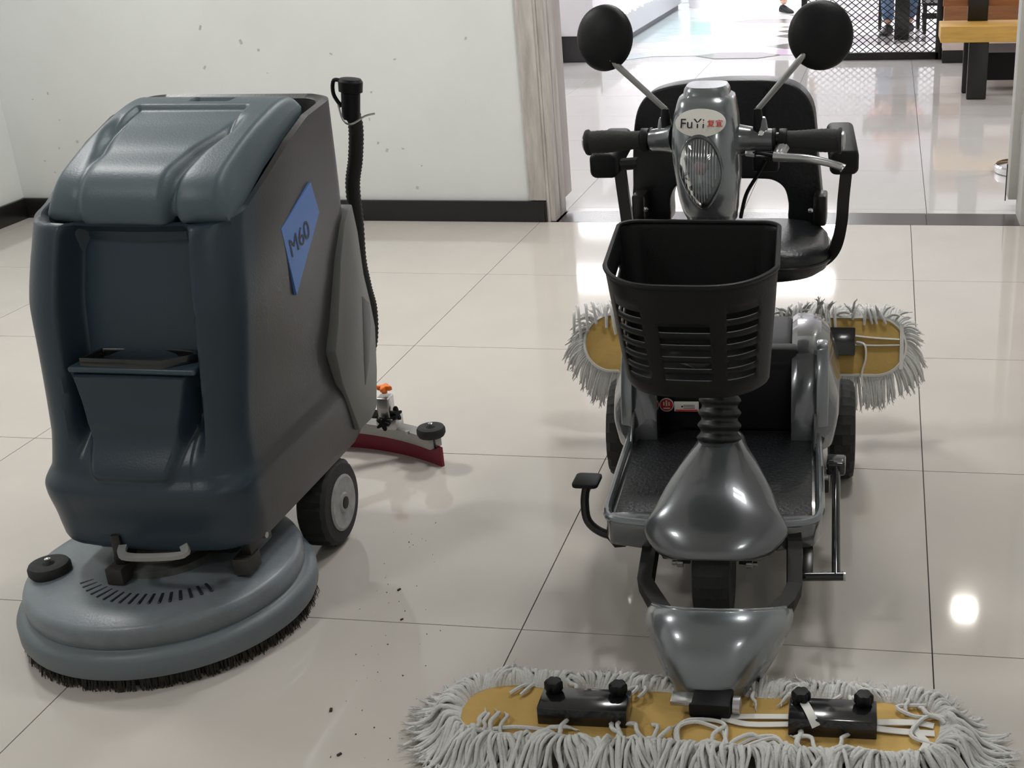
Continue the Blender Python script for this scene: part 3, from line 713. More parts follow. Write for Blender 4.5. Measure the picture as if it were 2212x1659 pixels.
tyre(S(-.262, 0, .122), .122, .062, 'rear_wheel'); tyre(S(.268, 0, .122), .122, .062, 'rear_wheel')
MB().tube([S(-.25, 0, .122), S(.25, 0, .122)], .018, 12, smooth=False).build('rear_axle', BLACKS, sco)
# rear shroud: black centre with grey fenders
rbox(S(0, -.02, .265), (.31, .30, .21), .02, BLACKP, 'battery_cover')
MB().prism([S(-.165, -.185, .20), S(.165, -.185, .20), S(.165, -.165, .385), S(-.165, -.165, .385)], ev*.05).build('front_panel', BLACKP, sco, bevel=.006)
def fender(s):
    secs = []
    for v, zt, uo, zo in ((-.245, .275, .205, .22), (-.225, .335, .222, .25), (-.205, .385, .232, .285), (-.165, .440, .238, .31), (-.10, .462, .243, .32), (0, .468, .246, .325), (.10, .45, .244, .32), (.18, .40, .235, .29), (.22, .33, .22, .25)):
        ui = .150; zb = .175
        P_ = [(ui, zb), (ui, zt-.012), (ui+.012, zt), ((ui+uo)/2, zt+.002), (uo-.028, zt-.006), (uo-.008, zt-.03), (uo+.016, zo), (uo+.020, (zo+zb)/2+.02), (uo+.010, zb)]
        secs.append([S(s*u, v, .175+(z-.175)*.76) for u, z in P_])
    return MB().rings(secs).build('fender', GREYM, sco, angle=24)
fender(1); fender(-1)
for s in (1, -1):      # vertical ridge and cap on each fender
    MB().rings([[S(s*u, v, z) for u, v in ((.205, -.235+o_), (.232, -.225+o_), (.232, -.195+o_), (.205, -.195+o_))] for z, o_ in ((.23, -.012), (.30, .0), (.36, .028), (.392, .052), (.397, .07))]).build('fender_ridge', GREYL, sco, bevel=.004, seg=2)
# seat
SEATY = 2.90
def outline(pix, Y, n=4):
    P_ = [at(u, v, Y) for u, v in pix]; out = []
    N_ = len(P_)
    for i in range(N_):
        a, b, c, d = P_[i-1], P_[i], P_[(i+1) % N_], P_[(i+2) % N_]
        for k in range(n):
            t_ = k/n; out.append(.5*((2*b)+(c-a)*t_+(2*a-5*b+4*c-d)*t_*t_+(3*b-a-3*c+d)*t_**3))
    return out
def padded(pix, Y, th, name, m, r=.02):
    """puffed upholstery: front and back skins bulged from an outline"""
    out = outline(pix, Y); n_ = len(out)
    mb = MB(); mb.prism(out, (0, th, 0))
    return mb.build(name, m, sco, bevel=r, seg=5, angle=60)
back_pix = [(1370, 486), (1367, 400), (1367, 320), (1371, 262), (1382, 226), (1405, 201), (1445, 187), (1500, 179), (1560, 174), (1620, 173), (1665, 174), (1705, 181), (1735, 199), (1755, 232), (1762, 280), (1766, 340), (1774, 420), (1776, 486), (1708, 486), (1703, 440), (1694, 408), (1672, 391), (1640, 387), (1560, 387), (1490, 389), (1461, 402), (1448, 430), (1443, 486)]
padded(back_pix, 2.89, .075, 'seat_back', LEATHER, .026)
for u0, v0, u1, v1 in ((1470, 200, 1476, 262), (1655, 186, 1648, 255)):
    a, b = at(u0, v0, 2.888), at(u1, v1, 2.886); MB().tube([a, (a+b)/2+Vector((0, -.002, 0)), b], .0022, 6).build('seam', BLACKS, sco)
# cushion
cs = []
for z, k_, in ((.553, .80), (.560, .90), (.572, .97), (.592, 1.0), (.608, .985), (.620, .94), (.626, .85), (.628, .5), (.628, .05)):
    cs.append([S(x*k_-.004, -.070+y*k_, z+.0*x) for x, y in rrect(.236, .165, .10, 8)])
MB().rings(cs).build('seat_cushion', LEATHER, sco, angle=60)
MB().tube([S(x*1.003-.004, -.070+y*1.003, .592) for x, y in rrect(.236, .165, .10, 8)]+[S(.236*1.003-.004, -.070+.065, .592)], .0035, 6, smooth=False).build('piping', BLACKS, sco)
MB().tube([S(0, -.06, .33), S(0, -.06, .56)], .03, 16, smooth=False).build('seat_post', BLACKS, sco)
for s in (1, -1):
    c = at(1772 if s > 0 else 1385, 462, 2.86)
    MB().box((c.x, 2.86, .655), (.03, .07, .07)).build('hinge_bracket', BLACKS, sco, bevel=.006, seg=2)
    MB().lathe([(.006, 0), (.006, .006), (.002, .008)], (c.x-s*.02, 2.82, .66), (0, -1, 0), 10).build('bolt', CHROME, sco)
# armrests
def arm(s, near, far, path, name='armrest'):
    d = (far-near); L_ = d.length; ax = d.normalized(); side = ax.cross(Vector((0, 0, 1))).normalized(); up = side.cross(ax)
    rings = []
    for t_, k_ in ((0, .80), (.012, .93), (.04, 1), (.5, 1), (.96, 1), (.99, .93), (1, .8)):
        rings.append([near+ax*L_*t_+side*x*k_+up*y*k_ for x, y in rrect(.030, .027, .014, 4)])
    MB().rings(rings).build(name, BLACKP, sco, angle=50)
    MB().tube(path, .0125, 12, flat=(1.0, .55)).build('armrest_bar', BLACKS, sco, angle=40)
arm(1, at(1824, 352, 2.60), at(1814, 288, 2.86), [at(1828, 372, 2.63), at(1822, 430, 2.63), at(1818, 480, 2.64), at(1806, 530, 2.66), at(1782, 560, 2.70), at(1745, 578, 2.76)])
arm(-1, at(1303, 360, 2.60), at(1338, 300, 2.86), [at(1338, 352, 2.64), at(1344, 400, 2.64), at(1354, 470, 2.64), at(1362, 540, 2.66), at(1380, 575, 2.72), at(1410, 590, 2.78)])
# floor board
deck_o = [(-.214, -.615), (-.214, -.20), (.214, -.20), (.214, -.615), (.19, -.640), (-.19, -.640)]
def poly(P_, z): return [S(u, v, z) for u, v in P_]
MB().prism(poly(deck_o, .150), (0, 0, .045)).build('floor_board', GREYM, sco, bevel=.012, seg=3)
MB().prism(poly([(-.196, -.60), (-.196, -.19), (.196, -.19), (.196, -.60), (.17, -.612), (-.17, -.612)], .190), (0, 0, .010)).build('rubber_mat', mat('deck_mat', (.014, .015, .018), .4, bump=.3, bscale=120), sco, bevel=.003)
for s in (1, -1):      # raised side rims and the stepped front lips
    MB().tube([S(s*.208, -.19, .212), S(s*.212, -.35, .205), S(s*.213, -.50, .202), S(s*.211, -.60, .203), S(s*.190, -.640, .204), S(s*.120, -.655, .203)], .0085, 10).build('side_rim', GREYL, sco)
    MB().prism([S(s*.214, -.61, .152), S(s*.200, -.648, .150), S(s*.115, -.668, .150), S(s*.115, -.60, .150)], (0, 0, .055)).build('front_lip', GREYM, sco, bevel=.008, seg=3)
    MB().prism([S(s*.20, -.20, .20), S(s*.20, -.30, .20), S(s*.20, -.235, .262), S(s*.20, -.20, .27)], eu*s*.006).build('side_web', GREYM, sco, bevel=.001)
# front cowl
cw = []
ridge = [(-.470, .328, .046, .300), (-.500, .326, .056, .285), (-.545, .318, .080, .262), (-.60, .303, .106, .235), (-.655, .284, .128, .206), (-.700, .262, .138, .206), (-.735, .240, .128, .198), (-.757, .220, .112, .186), (-.770, .204, .094, .180), (-.774, .192, .082, .178)]
NR = 28
for i in range(NR+1):
    x_ = i/NR*(len(ridge)-1); v, zt, hw, zb = [cat_interp([(k, r[j]) for k, r in enumerate(ridge)], x_) for j in range(4)]
    ring = []
    for k in range(33):
        a = pi*k/32; c_, s_ = cos(a), sin(a)
        ux = hw*(abs(c_)**.9)*(1 if c_ > 0 else -1); zz = zb+(zt-zb)*(s_**.95)
        ring.append(S(ux+.012, v+.015*(1-s_)*smooth(-.65, -.76, v)*2, zz))
    cw.append(ring)
MB().rings(cw, close=False, cap=False).build('front_cowl', GREYM, sco, solid=.004, angle=60)
# bellows and steering column
b0, b1 = S(.008, -.500, .305), S(.010, -.455, .425)
bx = (b1-b0).normalized(); pf = []
for k in range(61):
    t_ = k/60; pf.append((.0385+.0075*(cos(2*pi*5*t_)*-.5+.5)-.004*t_, (b1-b0).length*t_))
MB().lathe([(.052, -.012), (.05, -.002)]+pf+[(.02, (b1-b0).length)], b0, bx, 36).build('bellows', mat('bellows_rubber', (.012, .012, .012), .45), sco, angle=60)
HC = at(1525, 330, 2.42)
MB().tube([b1, S(.0, -.42, .56), S(-.01, -.36, .78)], .026, 14, smooth=False).build('steering_column', BLACKS, sco)
# headlamp housing
hd_t = [  # z, front y, half width, depth
 (.748, 2.345, .048, .10), (.770, 2.322, .0525, .12), (.80, 2.310, .0575, .135), (.835, 2.312, .0615, .15), (.87, 2.318, .0635, .155), (.905, 2.328, .0640, .155), (.94, 2.343, .0610, .15), (.965, 2.362, .0555, .14), (.975, 2.372, .0525, .13), (.979, 2.380, .044, .12), (.990, 2.386, .0425, .11), (.996, 2.392, .038, .10)]
HX = lambda z: cat_interp([(.74, -.328), (.83, -.332), (.90, -.338), (1.0, -.340)], z)
rings = []
for i in range(61):
    z = .748+(.996-.748)*i/60; yf_, hw, dp = [interp([(r[0], r[j]) for r in hd_t], z) if z > .962 else cat_interp([(r[0], r[j]) for r in hd_t], z) for j in (1, 2, 3)]
    ring = []
    for k in range(56):
        a = 2*pi*k/56; c_, s_ = cos(a), sin(a); e_ = .52
        x = hw*abs(c_)**e_*(1 if c_ > 0 else -1); y = dp/2*abs(s_)**e_*(1 if s_ > 0 else -1)
        y += .012*(x/hw)**2*(1 if s_ < 0 else 0)
        ring.append((HX(z)+x+.045*y*0, yf_+dp/2+y, z))
    rings.append(ring)
head = MB().rings(rings).build('steering_head', GREYL, sco, angle=40)
def head_front(x, z):
    yf_, hw = cat_interp([(r[0], r[1]) for r in hd_t], z), cat_interp([(r[0], r[2]) for r in hd_t], z)
    q = max(-1, min(1, (x-HX(z))/hw)); return yf_+.012*q*q
# headlight egg
def egg(k_, off, ins, cz=.843, n=56):
    out = []
    for k in range(n):
        a = 2*pi*k/n; s_ = sin(a); h = .058*(1 if s_ > 0 else 1.20)
        w = .0385*(1 if s_ >= 0 else (1-.42*s_*s_))
        x = w*cos(a)*k_; z = cz+.016+h*s_*k_
        out.append((HX(z)-.003+x, z))
    return [(x, head_front(x, z)+off, z) for x, z in out]
hl = MB().rings([egg(1.10, .004, 0), egg(1.09, -.0015, 0), egg(1.04, -.0035, 0), egg(1.0, -.003, 0), egg(.97, .004, 0)], cap=False).build('headlight', GREYM, sco, angle=40, label='egg-shaped headlight with clear ribbed lens')
MB().rings([egg(1.0, -.0035, 0), egg(.985, -.005, 0), egg(.96, -.0045, 0)], cap=False).build('bezel_gap', BLACKP, hl)
# reflector bowl, bulb and lens
rf_ = MB(); rg = [egg(k_, o_, 0) for k_, o_ in ((.97, .001), (.85, .004), (.6, .010), (.3, .014), (.1, .015))]
o = rf_.rings(rg, cap=True).build('reflector', REFL, hl, angle=30)
MB().lathe([(.013, 0), (.013, .004), (.006, .008), (.002, .009)], (HX(.86)-.004, head_front(HX(.86), .855)+.002, .862), (0, -1, 0), 16).build('bulb', mat('bulb_pinkish', (.35, .25, .27), .3), hl)
ln = MB(); rows = []
for k_ in (1.0, .9, .75, .6, .45, .3, .15, .03):
    ring = []
    for (x, y, z) in egg(k_, 0, 0):
        rib = .0012*abs(sin((x-HX(.84))*pi/.0052)) if z > .825 else 0
        ring.append((x, y-.004-.010*(1-k_*k_)-rib, z))
    rows.append(ring)
ln.rings(rows).build('lens', LENS, hl, angle=60)
for k in range(-6, 7):   # raised flutes of the lens
    x = HX(.85)-.006+k*.0052; a_ = math.sqrt(max(0, 1-(k*.0052/.036)**2))
    z0_, z1_ = .859-(.062*a_*a_ if a_ > .3 else 0), .859+.054*a_
    MB().tube([(x, head_front(x, z)-.0048-.010*max(0, 1-((z-.859)/(.058 if z > .859 else .075))**2-((x-HX(.85)+.006)/.0385)**2), z) for z in [z0_+(z1_-z0_)*q/8 for q in range(9)]], .0004, 5, smooth=False).build('flute', mat('flute_glass', (.75, .76, .77), .1, metal=.2) if 'flute_glass' not in bpy.data.materials else bpy.data.materials['flute_glass'], hl)
# oval maker's plate
zc = .940; ov = []
for k in range(48):
    a = 2*pi*k/48; x = HX(zc)+.0475*cos(a)-.001; z = zc+.0235*sin(a); ov.append((x, z))
pts = [(x, head_front(x, z)-.0012, z) for x, z in ov]; ctr = [(HX(zc)+(x-HX(zc))*k_, z2) for k_ in (1,) for x, z2 in ov]
mb = MB(); rr_ = []
for k_ in (1.0, .8, .6, .4, .2, .02):
    rr_.append([(HX(zc)+(x-HX(zc))*k_, head_front(HX(zc)+(x-HX(zc))*k_, zc+(z-zc)*k_)-.0022, zc+(z-zc)*k_) for x, z in ov])
rr_ = [[(x, y+.003, z) for x, y, z in rr_[0]]]+rr_
mb.rings(rr_).build('name_plate', STICK, sco, angle=40, label='white oval plate reading FuYi')
sl_y = (head_front(HX(.955), .955)-head_front(HX(.925), .925))/.03
up = Vector((0, sl_y, 1)).normalized()
text('FuYi', (HX(zc)-.0155, head_front(HX(zc)-.0155, zc)-.0030, zc-.001), (1, 0, 0), up, .0265, INK, sco, ext=.0003)
text('复宜', (HX(zc)+.0270, head_front(HX(zc)+.0270, zc)-.0034, zc-.001), (1, .10, 0), up, .0150, RED, sco, ext=.0003)
# handlebar, grips, clamps
gl0, gl1 = at(1268, 308, 2.44), at(1412, 300, 2.42)
gr0, gr1 = at(1672, 300, 2.42), at(1818, 304, 2.42)
hb0, hb1 = at(1400, 300, 2.42), at(1690, 300, 2.42)
MB().tube([hb0, hb1], .0125, 12, smooth=False).build('handlebar', BLACKS, sco)
def grip(a, b, cap_end):
    d = b-a; P_ = []; rr = []
    for k in range(25):
        t_ = k/24; P_.append(a+d*t_); rr.append(.0195+.0025*sin(t_*pi*1.4+.4)+(.004 if t_ < .05 else 0)+.0006*(k % 2))
    o = MB().tube(P_, rr, 20, smooth=False).build('grip', RUBBER, sco, angle=50)
    MB().lathe([(.018, -.002), (.018, .004), (.012, .007), (.003, .0075)], a, -d.normalized(), 20).build('grip_cap', ALU, o)
    return o
grip(gl0, at(1385, 302, 2.43), 0); grip(gr1, at(1700, 302, 2.42), 0)
for (p0, p1, r) in ((at(1385, 302, 2.43), at(1402, 302, 2.43), .0225), (at(1404, 302, 2.43), at(1411, 302, 2.43), .024), (at(1683, 302, 2.42), at(1700, 302, 2.42), .0215), (at(1668, 302, 2.42), at(1676, 302, 2.42), .022)):
    MB().tube([p0, p1], r, 20, smooth=False).build('grip_collar', BLACKP, sco, bevel=.002, angle=30)
for s, (a, b) in ((-1, (at(1412, 303, 2.42), at(1462, 300, 2.40))), (1, (at(1670, 303, 2.42), at(1598, 302, 2.42)))):
    d = b-a
    MB().tube([a, a+d*.35, a+d*.7, b], [.0215, .023, .026, .030], 20).build('bar_shroud', GREYM, sco, angle=50)
# mirrors
def mirror(cx, cy, pivot, base, w, h, tilt, Yp=2.40, lab=''):
    c = at(cx, cy, Yp); M_ = tilt.to_matrix() if hasattr(tilt, 'to_matrix') else tilt
    pr = [(.02, .018), (.35, .0165), (.65, .012), (.85, .006), (.96, .0), (1.0, -.008), (.98, -.014), (.90, -.016), (.02, -.016)]
    nrm = Vector(tilt).normalized(); q = Vector((0, 0, 1)).rotation_difference(nrm).to_matrix()
    # keep local x horizontal
    zx = nrm; xx = Vector((1, 0, 0)); xx = (xx-zx*xx.dot(zx)).normalized(); yy = zx.cross(xx)
    rings = [[c+xx*(r*w*cos(2*pi*k/48))+yy*(r*h*sin(2*pi*k/48))+zx*z for k in range(48)] for r, z in pr]
    hs_ = MB().rings(rings).build('mirror', BLACKP, sco, angle=45)
    MB().rings([[c+xx*(r*w*cos(2*pi*k/48))+yy*(r*h*sin(2*pi*k/48))+zx*z for k in range(48)] for r, z in ((.90, -.0155), (.90, -.018), (.02, -.018))]).build('mirror_glass', REFL, hs_)
    P_ = at(*pivot, Yp-.018); Bq = at(*base, 2.415)
    MB().tube([P_+Vector((0, 0, 0)), (P_*.9+Bq*.1), (P_*.1+Bq*.9), Bq, Bq+Vector((0, .002, -.012))], [.0035, .0065, .0055, .0052, .005], 10, sub=4).build('mirror_arm', MIRARM, sco, angle=50)
    return Bq
for args in ((1302, 81, (1316, 126), (1437, 236), 0.058, .061, (-.28, -.93, .22)), (1773, 75, (1736, 119), (1637, 236), .0600, .0625, (.06, -.97, .22))):
    B = mirror(*args)
    s = -1 if args[0] < 1500 else 1
    MB().lathe([(.0085, -.048), (.0095, -.034), (.0095, -.014), (.0075, 0), (.005, .002)], B, (0, .05, 1), 16).build('mirror_boot', BLACKP, sco, angle=40)
    q = at(1437 if s < 0 else 1642, 283, 2.42)
    MB().lathe([(.017, -.02), (.016, 0), (.012, .022), (.010, .026)], q, (0, 0, 1), 20).build('mirror_mount', GREYM, sco, angle=40)
    MB().lathe([(.005, 0), (.005, .004)], q+Vector((s*.004, -.017, .0)), (0, -1, 0), 10).build('bolt', CHROME, sco)
# brake lever on the right grip
MB().tube([at(1672, 338, 2.39), at(1700, 340, 2.385), at(1745, 343, 2.38), at(1790, 352, 2.385), at(1815, 360, 2.39), at(1822, 364, 2.39)], [.010, .0085, .008, .0075, .0075, .009], 12).build('brake_lever', ALU, sco, angle=60)
MB().tube([at(1692, 315, 2.41), at(1684, 330, 2.40), at(1676, 345, 2.395)], [.013, .012, .008], 12).build('lever_pivot', ALU, sco)
MB().tube([at(1612, 330, 2.40), at(1640, 331, 2.39), at(1672, 337, 2.39)], [.0035, .0035, .004], 8).build('brake_cable', BLACKP, sco)
MB().tube([at(1612, 330, 2.40), at(1632, 332, 2.395)], .0065, 8, smooth=False).build('cable_adjuster', CHROME, sco)
MB().tube([at(1655, 345, 2.41), at(1635, 380, 2.42), at(1612, 420, 2.43), at(1600, 470, 2.44)], .004, 8).build('brake_cable', BLACKP, sco)
MB().box(at(1655, 352, 2.43), (.05, .03, .03)).build('lever_switch', BLACKP, sco, bevel=.005)
MB().tube([at(1380, 352, 2.44), at(1345, 355, 2.45)], .012, 8, smooth=False).build('throttle_paddle', BLACKP, sco)
# basket
BU0 = Vector((-.322, 2.07, 0)); NB = 144
def basket_outline(k_rim):
    """k_rim 1 at the rim, 0 at the base; walk round: back, right, front (bowed), left"""
    hb = .128+(.148-.128)*k_rim; hf = .124+(.143-.124)*k_rim
    yb_ = 2.200+.052*k_rim; yfc = 1.985-.040*k_rim; bow = .055+.030*k_rim
    cxb, cxf = -.327-.004*k_rim, -.309
    r = .034
    pts = []
    def seg(a, b, n): return [(a[0]+(b[0]-a[0])*i/n, a[1]+(b[1]-a[1])*i/n) for i in range(n)]
    def arc_(c, r, a0, a1, n): return [(c[0]+r*cos(a0+(a1-a0)*i/n), c[1]+r*sin(a0+(a1-a0)*i/n)) for i in range(n)]
    BL, BR = (cxb-hb, yb_), (cxb+hb, yb_); FL, FR = (cxf-hf, yfc), (cxf+hf, yfc)
    pts += seg((BL[0]+r, yb_), (BR[0]-r, yb_), 24)
    pts += arc_((BR[0]-r, yb_-r), r, pi/2, 0, 8)
    pts += seg((BR[0], yb_-r), (FR[0], yfc+.03), 24)
    # bowed front as an arc-like curve from FR to FL
    for i in range(64):
        t_ = i/64; x = FR[0]+(FL[0]-FR[0])*t_; q = abs(2*t_-1)
        y = yfc+.03-(bow+.03)*(1-q**3.4)**.8
        x = (FR[0]+FL[0])/2+(x-(FR[0]+FL[0])/2)*(1 if q < .999 else 1)
        pts.append((x, y))
    pts += seg((FL[0], yfc+.03), (BL[0], yb_-r), 16)
    pts += arc_((BL[0]+r, yb_-r), r, pi, pi/2, 8)
    return pts
ZB, ZR = .566, .774
zs = [0, .06]; slot = []
zz = .115
levels = [ZB, ZB+.018]
z = ZB+.026
srow = []
for k in range(6):
    srow.append((z, z+.0135)); z += .0238
levels = sorted(set([ZB, ZB+.012]+[q for r in srow for q in r]+[ZR-.03, ZR-.012, ZR]))
outl = []
for z in levels:
    kk = (z-ZB)/(ZR-ZB); outl.append([Vector((x, y, z+.001*(y-2.07)/.1*kk)) for x, y in basket_outline(kk)])
NB = len(outl[0])
def in_slot(j, zi):
    a, b = levels[zi], levels[zi+1]
    for n_, (p, q) in enumerate(srow):
        if abs(a-p) < 1e-6 and abs(b-q) < 1e-6:
            # zones along the outline index
            f0 = 24+8+24
            i = j-f0
            if 0 <= i < 64:
                if 22 <= i < 42: return n_ < 5
                if 5 <= i < 16 or 48 <= i < 59: return True
            if 36 <= j < 52: return True
            if f0+64+3 <= j < f0+64+13: return True
            if 5 <= j < 11 and n_ in (1, 2): return True
    return False
mb = MB(); n_ = NB
fs = [(i*n_+j, i*n_+(j+1) % n_, (i+1)*n_+(j+1) % n_, (i+1)*n_+j) for i in range(len(levels)-1) for j in range(n_) if not in_slot(j, i)]
base_in = [[Vector((-.318+(p.x+.318)*k_, 2.07+(p.y-2.07)*k_, ZB-dz)) for p in outl[0]] for k_, dz in ((.97, .008), (.9, .012), (.5, .012), (.02, .012))]
vs = [p for r in outl for p in r]; nb = len(vs)
for r in base_in: vs += r
rows_ = [list(range(n_))]+[list(range(nb+i*n_, nb+(i+1)*n_)) for i in range(4)]
for a, b in zip(rows_, rows_[1:]): fs += [(a[j], b[j], b[(j+1) % n_], a[(j+1) % n_]) for j in range(n_)]
mb.add(vs, fs)
bk = mb.build('basket', mat('basket_plastic', (.0035, .0035, .004), .5, spec=.3, bump=.05, bscale=150), sco, solid=.0035, angle=50)
MB().tube(outl[-1]+[outl[-1][0]], .0045, 8, smooth=False).build('basket_rim', BLACKP, bk)
MB().box((-.328, 2.285, .66), (.10, .08, .06)).build('basket_bracket', BLACKS, sco, bevel=.004)
MB().box(S(.0, -.50, .50), (.08, .12, .03)).build('basket_bracket', BLACKS, sco, bevel=.004)
# front wheel and fork
FWc = S(.006, -.655, .118)
tyre(FWc, .118, .075, 'front_wheel', hub=BLACKS)
for s in (-1, 1):
    MB().tube([FWc+eu*s*.058, FWc+eu*s*.060+Vector((0, .01, .07)), FWc+eu*s*.05+Vector((0, .03, .14))], .010, 8, flat=(1, .5)).build('fork', BLACKS, sco)
    MB().lathe([(.009, 0), (.009, .012), (.005, .014), (.005, .022)], FWc+eu*s*.062, eu*s, 12).build('axle_nut', STEEL, sco)
# nose frame arms
ARMB = mat('matt_black_arm', (.010, .009, .009), .6, spec=.3)
def flatbar(P_, w_, t_, name, m=ARMB): return MB().tube(P_, 1, flat=(w_, t_), smooth=False).build(name, m, sco, angle=12)
flatbar([at(1412, 1150, 2.17), at(1407, 1180, 2.15), at(1394, 1262, 2.05), at(1415, 1298, 2.0), at(1440, 1335, 1.95)], .014, .017, 'nose_arm')
flatbar([at(1712, 1150, 2.17), at(1716, 1180, 2.15), at(1716, 1272, 2.05), at(1700, 1305, 2.0), at(1662, 1342, 1.95)], .014, .017, 'nose_arm')
MB().tube([at(1400, 1172, 2.22), at(1560, 1172, 2.24), at(1720, 1172, 2.22)], .014, 10, smooth=False).build('cross_tube', BLACKS, sco)
MB().box(S(0, -.40, .145), (.20, .50, .05), M=RS).build('chassis_beam', BLACKS, sco, bevel=.006)
# nose shield
ns = []
# each station goes down the front: (v, z, half width, sweep back of the edges)
for t_ in [i/20 for i in range(21)]:
    hw = cat_interp([(0, .134), (.15, .140), (.35, .135), (.6, .117), (.85, .092), (1, .078)], t_)
    yc = cat_interp([(0, 1.893), (.15, 1.868), (.35, 1.838), (.6, 1.811), (.85, 1.795), (1, 1.790)], t_)
    zc2 = cat_interp([(0, .168), (.15, .162), (.35, .143), (.6, .110), (.85, .072), (1, .048)], t_)
    cxn = -.272
    ring = []
    for k in range(41):
        a = -1+2*k/40; e_ = abs(a)
        x = hw*a*(1-.05*e_**6); y = yc+.090*e_**3.6+.004*e_; z = zc2-.030*e_**4-.016*smooth(.6, 0, t_)*e_**3
        ring.append((cxn+x*eu.x-.0*a, y+x*eu.y, z))
    ns.append(ring)
MB().rings(ns, close=False, cap=False).build('nose_shield', GREYL, sco, solid=.005, angle=60)
MB().tube([ns[0][k] for k in range(0, 41, 2)], .004, 8, smooth=False).build('shield_edge', GREYL, sco)
# pedals and levers at the sides
MB().tube([at(1266, 1052, 2.24), at(1263, 1085, 2.235), at(1270, 1125, 2.22), at(1300, 1150, 2.21), at(1345, 1160, 2.20), at(1412, 1168, 2.19)], [.0085, .009, .009, .009, .009, .009], 10).build('pedal_arm', BLACKS, sco)
pp = at(1268, 1037, 2.25)
MB().prism([pp+Vector((x, y, -.006)) for x, y in rrect(.027, .030, .010, 3)], (0, 0, .009)).build('pedal_pad', BLACKP, sco, bevel=.003, seg=2)
MB().prism([at(1310, 1163, 2.19), at(1360, 1166, 2.19), at(1352, 1182, 2.19), at(1328, 1184, 2.19)], (0, .012, 0)).build('pedal_bracket', BLACKS, sco, bevel=.002)
MB().tube([at(1806, 1000, 2.42), at(1806, 1100, 2.26), at(1806, 1245, 2.10)], .0085, 12, smooth=False).build('lift_lever', BLACKG, sco)
MB().tube([at(1732, 1246, 2.10), at(1822, 1245, 2.10)], .0085, 12, smooth=False).build('lift_peg', BLACKG, sco)
MB().lathe([(.009, 0), (.009, .004)], at(1822, 1245, 2.10), (1, 0, 0), 12).build('peg_cap', STEEL, sco)
MB().tube([at(1744, 1160, 2.20), at(1746, 1200, 2.15), at(1744, 1248, 2.10)], 1, flat=(.010, .006), smooth=False).build('lift_bracket', BLACKS, sco, bevel=.001)
MB().box(at(1806, 1004, 2.42), (.040, .05, .03)).build('lever_clamp', BLACKG, sco, bevel=.006, seg=3)
MB().box(S(.20, -.36, .155), (.07, .05, .03)).build('lever_clamp', BLACKS, sco, bevel=.004)
# stickers on the seat box
c = at(1440, 874, 2.607)
st = MB().lathe([(.0165, 0), (.0165, .0016), (.002, .0018)], c, -ev, 32).build('round_sticker', STICK, sco)
MB().lathe([(.0145, .0018), (.0145, .0022), (.001, .0023)], c, -ev, 32).build('print', RED, st)
MB().box(c-ev*.0026+Vector((0, 0, .0045)), (.0035, .0008, .014)).build('print', STICK, st)
for dx in (-.006, .006): MB().box(c-ev*.0026+Vector((dx, 0, .003)), (.0028, .0008, .009)).build('print', STICK, st)
MB().box(c-ev*.0026+Vector((0, 0, -.008)), (.015, .0008, .003)).build('print', STICK, st)
c = at(1483, 878, 2.607)
st = MB().box(c, (.056, .002, .024), M=RS).build('label_sticker', STICK, sco, bevel=.0005)
MB().box(c-ev*.0014+Vector((0, 0, -.009)), (.050, .0008, .0035), M=RS).build('print', RED, st)
MB().box(c-ev*.0014+Vector((-.015, 0, .009)), (.020, .0008, .003), M=RS).build('print', RED, st)
for i in range(3): MB().box(c-ev*.0014+Vector((.006, 0, .004-.004*i)), (.026, .0008, .0008), M=RS).build('print', INK, st)
for dx in (-.020, -.010): MB().box(c-ev*.0014+Vector((dx, 0, .0)), (.004, .0008, .004), M=RS).build('print', INK, st)
